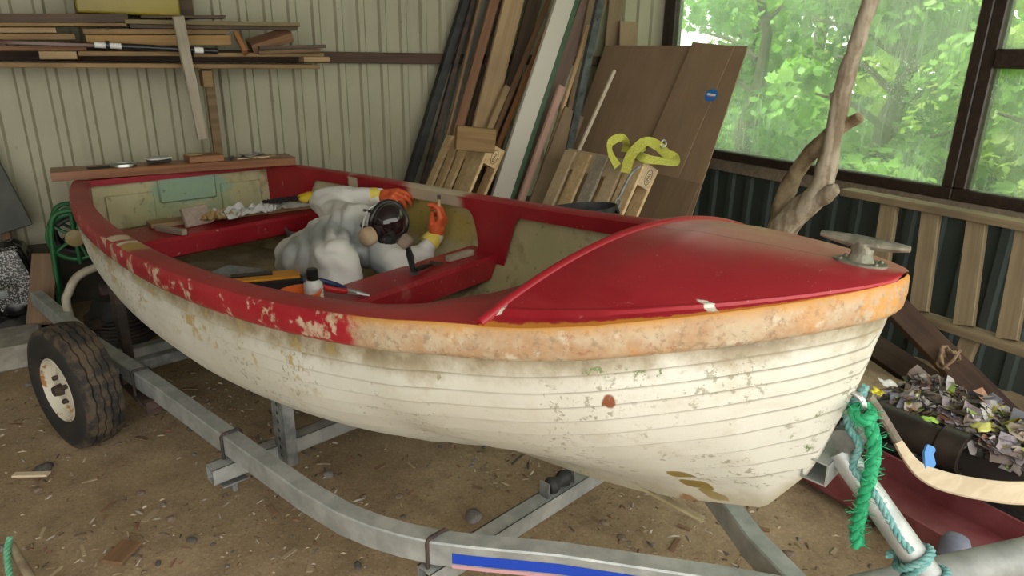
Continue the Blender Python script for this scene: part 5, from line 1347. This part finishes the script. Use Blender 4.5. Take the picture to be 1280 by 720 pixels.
b = MB(); b.tube([(0, 0, .01), (.10, 0, .01)], [.010, .008], 10); b.tube([(.10, 0, .01), (.15, 0, .008)], .004, 8); o = b.build('small_brush', BLACKP, smooth=40); tag(o, 'small black handled brush lying beside the square block on the plank', 'brush'); on_plank(o, .70, -.075, .0, 1.2)

# stern thwart
ZS1 = .650
def sth(v, du): return (.60 - .10 * -v * 0 + .10 * v - du, v)     # du: distance behind the front edge
def put(o, v, du, z=0.0, rz=0.0, front=.585, skew=.10, zt=ZS1): 
    u = front + skew * v - du; return on_boat(o, u, v, zt + z, rz)
b = MB(); b.box((0, 0, .016), (.22, .034, .032), bev=.004); o = put(b.build('wood_offcut', W['grey'], smooth=30), .28, .10, 0, .35); tag(o, 'pale square wood offcut poking over the near end of the stern thwart', 'offcut')
root = thing('wood_slab', 'pinkish grey wood slab propped on the stern thwart by the pale offcut', 'wood slab'); b = MB(); b.box((0, 0, .055), (.03, .16, .11), bev=.004); b.build('slab', wood('pink_grey_slab', (.34, .26, .21), (.44, .35, .29)), root); put(root, .10, .16, 0, .25); root.rotation_euler.rotate_axis('Y', -.35)
o = plank_mesh(.95, .12, .024, .003, 7).build('loose_board', W['tan'], smooth=30); tag(o, 'tan board lying lengthwise along the stern thwart under the white bag', 'board'); put(o, -.60, .11, .013, math.pi / 2 * -1 + 0); o.matrix_world = Matrix.Translation(bw(.585 + .10 * -.62 - .13, -.62, ZS1 + .014)) @ Matrix.Rotation(BROT - math.pi / 2 - .10, 4, 'Z')
def cloth(name, label, cat, w, h, c, v, du, z, rz, amp, seed, rough=.6, n=26):
    b = MB(); b.grid([[(w * (i / n - .5), h * (j / n - .5), abs(mnoise.noise(Vector((i * .23, j * .23, seed)))) * amp + abs(mnoise.noise(Vector((i * .6, j * .6, seed)))) * amp * .35) for j in range(n + 1)] for i in range(n + 1)])
    for q in b.bm.verts: q.co.x += mnoise.noise(q.co * 9) * .03; q.co.y += mnoise.noise(q.co * 9 + Vector((5, 0, 0))) * .03
    o = b.build(name, plain(name + str(seed), c, rough), smooth=60); mo = o.modifiers.new('thick', 'SOLIDIFY'); mo.thickness = .0015; put(o, v, du, z, rz); return tag(o, label, cat)
cloth('plastic_bag', 'crumpled white plastic bag on the board along the stern thwart', 'bag', .20, .34, (.62, .61, .58), -.18, .15, .028, .1, .075, 3)
cloth('white_cloth', 'white rag spread on the board at the far end of the stern thwart', 'rag', .16, .30, (.52, .50, .45), -.47, .14, .028, 0, .03, 8)
cloth('brown_paper', 'crumpled brown paper tucked between slab and white bag', 'paper', .14, .17, (.38, .25, .10), .0, .15, .028, .3, .06, 12, .8)
cloth('black_rag', 'black rag lying on the white rag on the stern thwart', 'rag', .07, .22, (.02, .02, .022), -.44, .17, .058, .1, .03, 15, .8)
root = thing('yellow_glove', 'bright yellow rubber glove at the far end of the stern thwart', 'glove'); b = MB(); b.ball((0, 0, .035), .055, 3, (1.0, 1.1, .6)); b.jitter(.012, 14, 3); b.build('glove_body', plain('bright_yellow_rubber', (.80, .58, .03), .5), root, smooth=70); put(root, -.60, .13, .03)
b = MB(); b.ball((.05, .0, .015), .022, 2, (1, 1.1, .8)); b.jitter(.004, 20, 3); b.build('dark_opening', BLACK, root)

# middle thwart
ZM = .664
def putm(o, v, du, z=0.0, rz=0.0): return put(o, v, du, z, rz, 2.145, .145, ZM)
b = MB(); b.box((0, 0, .014), (.035, .17, .028), bev=.003); o = putm(b.build('wood_offcut', W['grey'], smooth=30), -.56, .10, 0, .1); tag(o, 'pale wood offcut lying on the far end of the middle thwart', 'offcut')
def scraper(label, v, du, rz, tilt):
    root = thing('paint_scraper', label, 'scraper'); b = MB(); b.prism([(0, -.012), (.05, -.038), (.06, -.038), (.06, .038), (.05, .038), (0, .012)], .003); b.build('blade', STEELD, root, smooth=None)
    b = MB(); b.tube([(.005, 0, .002), (-.03, 0, .004), (-.08, 0, .006), (-.12, 0, .004)], [.010, .014, .017, .012], 12, squash=(.7, 1), up=(0, 0, 1)); b.build('grip', BLACKP, root); putm(root, v, du, .012, rz); root.rotation_euler.rotate_axis('Y', tilt); return root
scraper('black handled scraper lying flat on the middle thwart', -.36, .10, 1.9, 0.05)
scraper('black handled scraper propped up towards the person on the middle thwart', -.24, .09, -.4, .75)
# caulking gun type tool, red and blue
root = thing('pliers', 'red and blue handled pliers lying on the near end of the middle thwart', 'pliers')
b = MB(); b.box((0, 0, .02), (.05, .03, .022), bev=.006); b.tube([(.02, 0, .02), (.075, .004, .02)], [.014, .006], 8); b.build('jaws', STEEL, root)
for sgn, m_, nm in ((-1, REDP, 'red_handle'), (1, plain('navy_grip', (.015, .025, .10), .4), 'blue_handle')):
    b = MB(); b.tube(smooth_path([(-.02, sgn * .006, .02), (-.06, sgn * .030, .022), (-.11, sgn * .034, .024), (-.155, sgn * .022, .026)], 20), [.009] + [.0125] * 18 + [.010] if False else .0125, 10); b.build(nm, m_, root)
putm(root, .13, .07, .002, 1.0); root.rotation_euler.rotate_axis('Y', .30)

# on the bottom boards
ZF = FLZ + .010
def atf(x, y, z): return tob(atz(x, y, z))
def putf(o, px, z=0.0, rz=0.0, zz=None):
    u, v, _ = atf(px[0], px[1], ZF + (zz or 0)); return on_boat(o, u, v, ZF + z, rz)
root = thing('paint_tray', 'grey metal paint tray lying on the boat bottom near the stern thwart', 'tray'); b = MB()
b.box((0, 0, .004), (.26, .18, .006)); b.box((.13, 0, .02), (.006, .18, .04)); b.box((-.13, 0, .02), (.006, .18, .04)); b.box((0, .09, .02), (.26, .006, .04)); b.box((0, -.09, .02), (.26, .006, .04)); b.build('tray_body', GALV, root, smooth=None)
on_boat(root, .80, .06, ZF, .5)
root = thing('tool_case', 'orange and yellow flat tool case with black top, lying beside the crouching person', 'case'); b = MB(); b.box((0, 0, .03), (.34, .13, .06), bev=.010); b.build('case_body', BLACKP, root)
b = MB(); b.box((.01, 0, .064), (.30, .115, .012), bev=.004); b.build('yellow_lid', plain('amber_plastic', (.70, .30, .02), .4), root); b = MB(); b.box((-.05, .02, .072), (.18, .05, .008), bev=.002); b.build('dark_panel', BLACKP, root)
root_case = root
root = thing('orange_bucket', 'glossy orange plastic tub standing between tool case and white bottle', 'tub'); b = MB(); b.lathe([(0, 0), (.075, 0), (.095, .20), (.101, .20), (.101, .212), (.090, .212), (.070, .012), (0, .012)], 28); b.build('tub_body', ORANGEP, root, smooth=40)
root_tub = root
root = thing('sealant_bottle', 'white ribbed bottle with black cap standing beside the orange tub', 'bottle'); b = MB(); pr_ = [(0, 0), (.036, 0)]
for k in range(12): pr_ += [(.038, .012 + k * .014), (.0355, .019 + k * .014)]
pr_ += [(.036, .185), (.020, .20), (.020, .205), (0, .205)]; b.lathe(pr_, 28); b.build('bottle_body', WHITEP, root, smooth=50); b = MB(); b.lathe([(0, .20), (.022, .20), (.022, .24), (.018, .245), (0, .245)], 24); b.build('cap', BLACKP, root)
root_bot = root
def px_v(x, y, v):
    q = tob(atv(x, y, v)); return q
q1 = px_v(330, 352, .22); on_boat(root_case, q1[0], .22, ZF + .15, 1.15)
q2 = px_v(374, 352, .33); root_tub.scale = (.8, .8, .9); on_boat(root_tub, q2[0], .33, ZF + .15, 0); root_tub.scale = (.8, .8, .8)
q3 = px_v(391, 350, .27); on_boat(root_bot, q3[0], .27, ZF + .15, 0)
# what the tool case rests on
b = MB(); b.box((0, 0, .073), (.80, .36, .145), bev=.004); o = b.build('wooden_box', W['tan'], smooth=30); on_boat(o, 1.62, .27, ZF, 0); tag(o, 'low tan wooden box on the boat bottom under the orange tub and tool case', 'box')
root = thing('wire_bucket', 'grey wire bucket with a red lid behind the crouching person, under the stern thwart', 'bucket'); b = MB(); b.lathe([(0, 0), (.10, 0), (.12, .16), (.124, .16), (.124, .17), (.112, .17), (.095, .012), (0, .012)], 24); b.build('bucket_body', GALVD, root); b = MB(); b.ball((0.06, 0, .16), .05, 2, (1, 1, .6)); b.jitter(.01, 18, 2); b.build('red_cloth', REDP, root, smooth=60); root.scale = (.8, .8, .7); on_boat(root, .62, -.46, ZF, 0)
# blue cloth edge beside the person
b = MB(); b.grid([[(.02 * i, .03 * j, .01 + .02 * abs(mnoise.noise(Vector((i * .4, j * .4, 2))))) for j in range(6)] for i in range(14)]); o = b.build('blue_cloth', plain('blue_grey_cloth', (.10, .16, .24), .8), smooth=60); mo = o.modifiers.new('thick', 'SOLIDIFY'); mo.thickness = .002; on_boat(o, 1.80, -.02, ZF + .12, 1.2); tag(o, 'blue grey cloth tucked between the person and the middle thwart', 'cloth')

# ------------------------------------------------------------------ the person at work in the boat
def capsules(caps, voxel, smooth=4, post=None, name='body'):
    """one continuous surface grown round a chain of tapered limbs"""
    bm = bmesh.new()
    for p0, r0, p1, r1 in caps:
        p0, p1 = _v(p0), _v(p1); d = p1 - p0; n = max(2, int(d.length / (min(r0, r1) * .5 + 1e-6)) + 1); n = min(n, 14)
        for i in range(n + 1):
            f = i / n; r = r0 + (r1 - r0) * f
            bmesh.ops.create_icosphere(bm, subdivisions=2, radius=r, matrix=Matrix.Translation(p0.lerp(p1, f)))
    me = bpy.data.meshes.new(name); bm.to_mesh(me); bm.free()
    o = bpy.data.objects.new('tmp', me); COL.objects.link(o)
    r = o.modifiers.new('r', 'REMESH'); r.mode = 'VOXEL'; r.voxel_size = voxel; r.use_smooth_shade = True
    sm = o.modifiers.new('s', 'SMOOTH'); sm.iterations = smooth; sm.factor = .5
    dg = bpy.context.evaluated_depsgraph_get(); dg.update()
    out = bpy.data.meshes.new_from_object(o.evaluated_get(dg)); bpy.data.objects.remove(o); bpy.data.meshes.remove(me)
    if post:
        bm = bmesh.new(); bm.from_mesh(out); bm.normal_update(); nn = [v.normal.copy() for v in bm.verts]
        for v, n_ in zip(bm.verts, nn): v.co += n_ * post(v.co, n_)
        bm.to_mesh(out); bm.free()
    for p in out.polygons: p.use_smooth = True
    out.name = name; return out
PB = bw(1.30, -.20, FLZ + .01)
person = thing('person', 'person in white hooded coverall, dark full face respirator and orange gloves crouching inside the boat', 'person', PB)
def J(x, y, v): return atv(x, y, v) - PB
pel, hipb, waist, chest = J(386, 318, -.24), J(370, 322, -.16), J(414, 298, -.30), J(446, 290, -.36)
shR, elR, wrR = J(420, 268, -.42), J(404, 250, -.44), J(474, 245, -.64)
shL, elL, wrL = J(484, 318, -.38), J(520, 326, -.50), J(543, 297, -.63)
head = J(482, 280, -.37); neck = J(462, 293, -.37)
kneR, ankR, kneL, ankL = J(382, 326, -.02), J(390, 364, -.02), J(420, 326, -.02), J(430, 368, -.02)
zmin = FLZ + .11 - PB.z
for q in (ankR, ankL): q.z = max(min(q.z, zmin + .05), zmin)
caps = [(pel, .135, waist, .135), (hipb, .118, pel, .125), (waist, .135, chest, .150), (chest, .140, shR, .085), (chest, .14, shL, .088), (chest, .10, neck, .075), (neck, .075, head, .104),
        (shR, .088, elR, .078), (elR, .078, wrR, .052), (shL, .084, elL, .066), (elL, .064, wrL, .044),
        (pel, .130, kneR, .108), (kneR, .105, ankR, .098), (pel.lerp(waist, .4), .125, kneL, .108), (kneL, .106, ankL, .098), (hipb, .112, ankR, .09), (kneR, .10, kneL, .10), (ankR, .09, ankL, .09),
        (chest, .13, J(498, 334, -.30), .085), (waist, .12, kneL, .105), (waist, .12, kneR, .105)]
legc = (pel + kneR + kneL) / 3
def folds(co, n):
    w = Vector((co.x * 7, co.y * 7, co.z * 7))
    f = mnoise.noise(w + Vector((3, 1, 7))) * .008
    wl = max(0, 1 - (co - legc).length / .36)
    wl = min(1, wl * 3.5)
    ph = co.dot(right) * 88 + co.dot(fwd) * 20 + mnoise.noise(co * 4) * 3.5
    f += wl * .034 * (abs(math.sin(ph * .5)) ** .7 - .6) * (.75 + .5 * mnoise.noise(co * 6))
    f += (1 - wl) * .007 * math.sin(co.dot(Vector((26, 14, 34))) + mnoise.noise(co * 9) * 4)
    return f
TY = Mat('white_coverall', .75)
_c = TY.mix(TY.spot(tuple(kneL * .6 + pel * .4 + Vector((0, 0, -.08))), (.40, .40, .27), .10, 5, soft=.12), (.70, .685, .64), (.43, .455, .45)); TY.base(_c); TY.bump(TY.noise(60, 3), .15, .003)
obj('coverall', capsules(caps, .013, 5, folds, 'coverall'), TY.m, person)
# boots
for a, k in ((ankR, kneR), (ankL, kneL)):
    d = (a - k); d.z = 0; d = d.normalized() if d.length > .01 else Vector((-1, 0, 0)); c_ = a + Vector((0, 0, -.02))
    obj('boot', capsules([(c_, .050, c_ + d * .10, .042), (c_ + d * .10, .042, c_ + d * .19, .034)], .010, 3, None, 'boot'), BLACK, person)
# respirator
fdir = (Vector((0, 0, H)) - (head + PB)).normalized(); sidev = fdir.cross(Vector((0, 0, 1))).normalized()
fdir = (fdir + sidev * -.0 + right * .22 + Vector((0, 0, -.16))).normalized()
upv = (-down + right * .16); upv = (upv - fdir * upv.dot(fdir)).normalized(); rt = fdir.cross(upv).normalized() * -1
rt = upv.cross(fdir).normalized()
if rt.dot(right) < 0: rt = -rt
FM = Matrix((rt, upv, fdir)).transposed()      # local x: picture right, y: up, z: forward
def fp(x, y, z): return head + FM @ Vector((x, y, z))
resp = bpy.data.objects.new('respirator', None); COL.objects.link(resp); resp.parent = person
def addf(name, b, mat, sm=50):
    for v in b.bm.verts: v.co = head + FM @ v.co
    return b.build(name, mat, resp, smooth=sm)
b = MB(); b.ball((0, .012, .050), 1, 4, (.086, .099, .084)); addf('visor', b, (lambda m: (m.base((.018, .010, .011)), m.p.inputs.__getitem__('Coat Weight').__setattr__('default_value', .5), m.m)[-1])(Mat('smoked_visor', .07)))
b = MB(); b.tube([(.088 * math.cos(a), .012 + .102 * math.sin(a), .045 + .02 * math.cos(2 * a)) for a in np.linspace(0, 2 * math.pi, 49)[:-1]], .013, 8, closed=True); addf('face_seal', b, BLACKP)
b = MB(); b.ball((.0, -.066, .096), .040, 3, (1.1, .9, .9)); b.lathe([(0, .036), (.020, .034), (.022, .0), (.028, -.02)], 24, 'Z', Matrix.Translation((0, -.068, .100))); addf('exhale_valve', b, BLACKP)
CART = mottled('tan_filter', (.42, .29, .17), (.52, .38, .24), 12, .7); CARTD = mottled('dark_tan_filter', (.20, .15, .11), (.30, .22, .16), 12, .7)
for sx, mt in ((-1, CART), (1, CARTD)):
    M_ = Matrix.Translation((sx * .074, -.060, .068)) @ Matrix.Rotation(sx * 1.05, 4, 'Y') @ Matrix.Rotation(.35, 4, 'X')
    b = MB(); b.lathe([(0, .052), (.030, .052), (.040, .046), (.046, .036), (.046, .0), (.030, -.010), (.024, -.03)], 28, 'Z', M_); addf('filter_cartridge', b, mt, 40)
for sx in (-1, 1):
    b = MB(); b.tube(smooth_path([(sx * .084, .05, .04), (sx * .106, .045, -.02), (sx * .102, .04, -.07)], 14), .008, 6); b.tube(smooth_path([(sx * .082, -.03, .04), (sx * .108, -.035, -.02), (sx * .102, -.03, -.07)], 14), .008, 6); addf('strap', b, BLACKP)
b = MB(); b.tube(smooth_path([(-.068, .086, .03), (-.096, .055, .012), (-.106, .0, .0), (-.104, -.05, .0)], 20), .006, 8); addf('hood_edge', b, WHITEP)

# gloves: a palm, four bent fingers of unequal length and a thumb, all one surface
def hand(wrist, dirv, backn, curl, thumb_side, spread=.0, scale=1.0, tcurl=.6):
    x = _v(dirv).normalized(); z = _v(backn); z = (z - x * z.dot(x)).normalized(); y = z.cross(x) * thumb_side
    P = lambda a, b_, c: wrist + (x * a + y * b_ + z * c) * scale
    caps = [(P(-.02, 0, 0), .031 * scale, P(.03, 0, 0), .034 * scale)]
    kn = [(.088, .030), (.092, .010), (.088, -.010), (.078, -.029)]; ln = [(.042, .027, .021), (.046, .031, .023), (.043, .029, .022), (.034, .022, .018)]
    for k, ((kx, ky), l_) in enumerate(zip(kn, ln)):
        caps.append((P(.02, ky * .6, 0), .022 * scale, P(kx, ky, .003), .0150 * scale))
        q = Vector((kx, ky * (1 + spread), .003)); an = 0.0; r = .0128
        for j, l in enumerate(l_):
            an += curl[j] * (1 + .10 * (k - 1.5)); q2 = q + Vector((math.cos(an) * l, spread * .02 * (1.5 - k), -math.sin(an) * l))
            caps.append((P(*q), r * scale, P(*q2), (r - .0012) * scale)); q = q2; r -= .0012
    t0, t1, t2, t3 = (.018, .026, -.006), (.048, .046, -.018), (.072, .046 - .012 * tcurl, -.034), (.088, .040 - .026 * tcurl, -.046)
    caps += [(P(*t0), .020 * scale, P(*t1), .0155 * scale), (P(*t1), .0150 * scale, P(*t2), .0130 * scale), (P(*t2), .0130 * scale, P(*t3), .0115 * scale)]
    return capsules(caps, .0042, 2, None, 'glove')
GLV = mottled('orange_rubber', (.58, .085, .022), (.68, .13, .04), 20, .5); CUF = mottled('yellow_cuff', (.72, .58, .09), (.80, .68, .16), 20, .6)
def glove(wr, el, d, back, curl, ts, tc=.6):
    g = obj('glove', hand(wr, d, back, curl, ts, .1, 1.14, tc), GLV, person)
    a = (wr - el).normalized(); b = MB(); b.tube([wr - a * .060, wr - a * .03, wr - a * .002, wr + a * .016], [.051, .049, .041, .036], 20); b.build('cuff', CUF, g, smooth=60)
hR = J(520, 243, -.70)
glove(wrR + (hR - wrR).normalized() * .02, elR, (hR - wrR), fdir * .75 + Vector((0, 0, .75)), (.55, .75, .55), 1, .8)
tip = J(553, 262, -.67)
glove(wrL + (tip - wrL).normalized() * .012, elL, (tip - wrL) + right * .02, right * .9 + fdir * .35, (.75, .9, .6), 1, .9)
# the small wooden handled scraper held up to the gunwale
g = tip + (tip - wrL).normalized() * .0 + PB; root = thing('hand_scraper', 'small pale handled scraper held upright in the person\'s orange glove against the gunwale', 'scraper', g)
d = ((tip - wrL).normalized() * .5 + Vector((0, 0, 1)) + right * -.1).normalized(); off = fdir * .012 - right * .022
b = MB(); b.tube([off - d * .05, off + d * .055], [.009, .008], 10); b.build('handle', W['pine'], root); b = MB(); b.box(off + d * .066, (.018, .004, .022), frame(right, z=d), .001); b.build('blade', STEELD, root)

# ------------------------------------------------------------------ loose things on the earth floor
rnd = random.Random(21)
STM = [mottled('grey_stone', (.14, .13, .12), (.24, .22, .20), 9, .9, bump=.3), mottled('brown_stone', (.17, .12, .085), (.25, .19, .14), 9, .9, bump=.3), mottled('dark_stone', (.06, .058, .055), (.12, .11, .10), 9, .85, bump=.3)]
stones = []
for k in range(6):
    b = MB(); b.ball((0, 0, .25), 1, 3, (1, rnd.uniform(.6, .9), rnd.uniform(.35, .6)))
    for v in b.bm.verts: v.co *= 1 + .28 * mnoise.noise(v.co * 1.3 + Vector((k * 5, 0, 0)))
    stones.append(b.mesh('stone', smooth=40))
NEAR = [(-1.0, -.8), (1.3, 2.5)]
occ = []
def free_spot(r):
    for _ in range(200):
        x, y = rnd.uniform(-.9, 2.4), rnd.uniform(.75, 4.0); u, v, _z = tob((x, y, 0))
        if x > 2.0 and y < 1.9: continue
        if (1.0 < u < 1.6 and .85 < v < 1.2) or (1.9 < u < 2.3 and .4 < v < .9): continue
        if all((x - a) ** 2 + (y - c) ** 2 > (r + q) ** 2 for a, c, q in occ): occ.append((x, y, r)); return x, y
    return None
for k in range(170):
    s_ = rnd.choice((.007, .009, .011, .014, .018, .024)); sp_ = free_spot(s_ * 1.6)
    if not sp_: continue
    me = stones[k % 6]; mi = rnd.randrange(3)
    o = bpy.data.objects.new('stone', me); COL.objects.link(o)
    if not me.materials: me.materials.append(STM[k % 3])
    o.location = (*sp_, gh(*sp_) - s_ * .1); o.scale = (s_,) * 3; o.rotation_euler = (0, 0, rnd.uniform(0, 6.28)); tag(o, 'small rough stone lying loose on the brown earth floor', 'stone', 'stones on the earth floor')
CHM = [plain('fresh_chip', (.43, .34, .21), .8), plain('bark_chip', (.22, .13, .075), .9), plain('old_chip', (.36, .28, .18), .85)]
chips = []
for k in range(3):
    b = plank_mesh(1, .22 + .1 * k, .06, .01, k, .04); me = b.mesh('wood_chip', smooth=30); me.materials.append(CHM[k]); chips.append(me)
for k in range(210):
    ln = rnd.uniform(.016, .075); sp_ = free_spot(ln * .5)
    if not sp_: continue
    o = bpy.data.objects.new('wood_chip', chips[k % 3]); COL.objects.link(o); o.location = (*sp_, gh(*sp_) + .004); o.scale = (ln, ln * .8, ln); o.rotation_euler = (rnd.uniform(-.2, .2), rnd.uniform(-.12, .12), rnd.uniform(0, 6.28))
    tag(o, 'small splinter of wood lying loose on the brown earth floor', 'wood chip', 'wood chips on the earth floor')
bm_ = bmesh.new(); cl = bm_.loops.layers.float_color.new('Col'); rg = random.Random(77)
gp = [(.46, .37, .24), (.20, .13, .075), (.10, .075, .055), (.30, .22, .13), (.38, .34, .28), (.14, .12, .10), (.24, .11, .07), (.52, .46, .36)]
for i in range(5200):
    x, y = rg.uniform(-1.0, 2.5), rg.uniform(.6, 4.3)
    if mnoise.noise(Vector((x * 1.6, y * 1.6, 5))) < rg.uniform(-.6, .35): continue
    s_ = rg.uniform(.0025, .008); el = rg.uniform(.6, 3.2); a = rg.uniform(0, 6.28); t = Vector((math.cos(a), math.sin(a), rg.uniform(-.2, .2))); u_ = Vector((-math.sin(a), math.cos(a), rg.uniform(-.3, .3)))
    c_ = Vector((x, y, gh(x, y) + .002)); col = rg.choice(gp); top = c_ + Vector((0, 0, s_ * .7))
    q = [bm_.verts.new(c_ + t * s_ * el * i_ + u_ * s_ * j_) for i_, j_ in ((-1, -.7), (1, -.5), (.8, .7), (-.9, .5))]; tp = bm_.verts.new(top)
    for k in range(4):
        fc = bm_.faces.new((q[k], q[(k + 1) % 4], tp))
        for l in fc.loops: l[cl] = (*col, 1)
me = bpy.data.meshes.new('floor_debris'); bm_.to_mesh(me); bm_.free()
mm = Mat('floor_debris_bits', .9); at = mm.n.new('ShaderNodeAttribute'); at.attribute_name = 'Col'; mm.base(at.outputs['Color'])
o = obj('debris', me, mm.m); tag(o, 'fine grit and crumbs of bark strewn over the brown earth floor', 'debris', kind='stuff')
def ground_obj(o, px, z=0.0, rz=0.0):
    p = atz(px[0], px[1], 0); p = atz(px[0], px[1], gh(p.x, p.y)); o.location = (p.x, p.y, gh(p.x, p.y) + z); o.rotation_euler = (0, 0, rz); return o
b = plank_mesh(.13, .030, .010, .002, 8, .004); o = ground_obj(b.build('wood_sliver', W['pale'], smooth=30), (18, 597), .008, -.45); tag(o, 'pale split sliver of wood beside the dark stone on the floor', 'wood sliver')
o = bpy.data.objects.new('stone', stones[1].copy()); o.data.materials.clear(); o.data.materials.append(STM[2]); COL.objects.link(o); ground_obj(o, (54, 588), -.002, .4); o.scale = (.042, .036, .036); tag(o, 'dark angular stone beside the pale sliver near the wheel', 'stone')
o = bpy.data.objects.new('stone', stones[3].copy()); o.data.materials.clear(); o.data.materials.append(STM[0]); COL.objects.link(o); ground_obj(o, (592, 647), -.002, 1.1); o.scale = (.040, .034, .034); tag(o, 'grey stone on the earth between the near beam and the boat bottom', 'stone')
b = plank_mesh(.10, .075, .012, .002, 9, .002); o = ground_obj(b.build('wood_offcut', W['brown'], smooth=30), (140, 706), .008, .9); tag(o, 'flat brown offcut half bedded in the earth near the frame corner', 'offcut')
b = MB(); b.tube(smooth_path([(0, 0, .008), (.10, .015, .006), (.2, -.01, .007), (.30, .0, .006)], 16), .0045, 6); o = ground_obj(b.build('dry_stick', BARK, smooth=50), (640, 582), .0, .3); tag(o, 'thin dry stick lying on the earth under the boat', 'stick')
# green cord end and a stick near the frame corner
P = [atz(12, 672, .10), atz(9, 690, .08), atz(11, 712, .06), atz(16, 745, .03)]
root = thing('green_rope', 'pale green rope end sticking up at the bottom corner of the floor', 'rope', P[0]); P = [P[0]] + P[1:]
rope(dense([p - P[0] for p in P]), .010, 3, .05, mottled('pale_green_rope', (.10, .36, .20), (.18, .46, .28), 50, .8), 'cord', root, 7)
p0, p1 = atz(14, 682, .07), atz(60, 760, .02); b = MB(); b.tube(smooth_path([Vector((0, 0, 0)), (p1 - p0) * .5 + Vector((0, 0, .006)), p1 - p0], 20), .014, 10); o = b.build('broken_stick', mottled('stick_bark', (.20, .15, .09), (.36, .29, .19), 14, .9, bump=.3), smooth=50, loc=p0); tag(o, 'short brown stick beside the pale green rope end', 'stick')
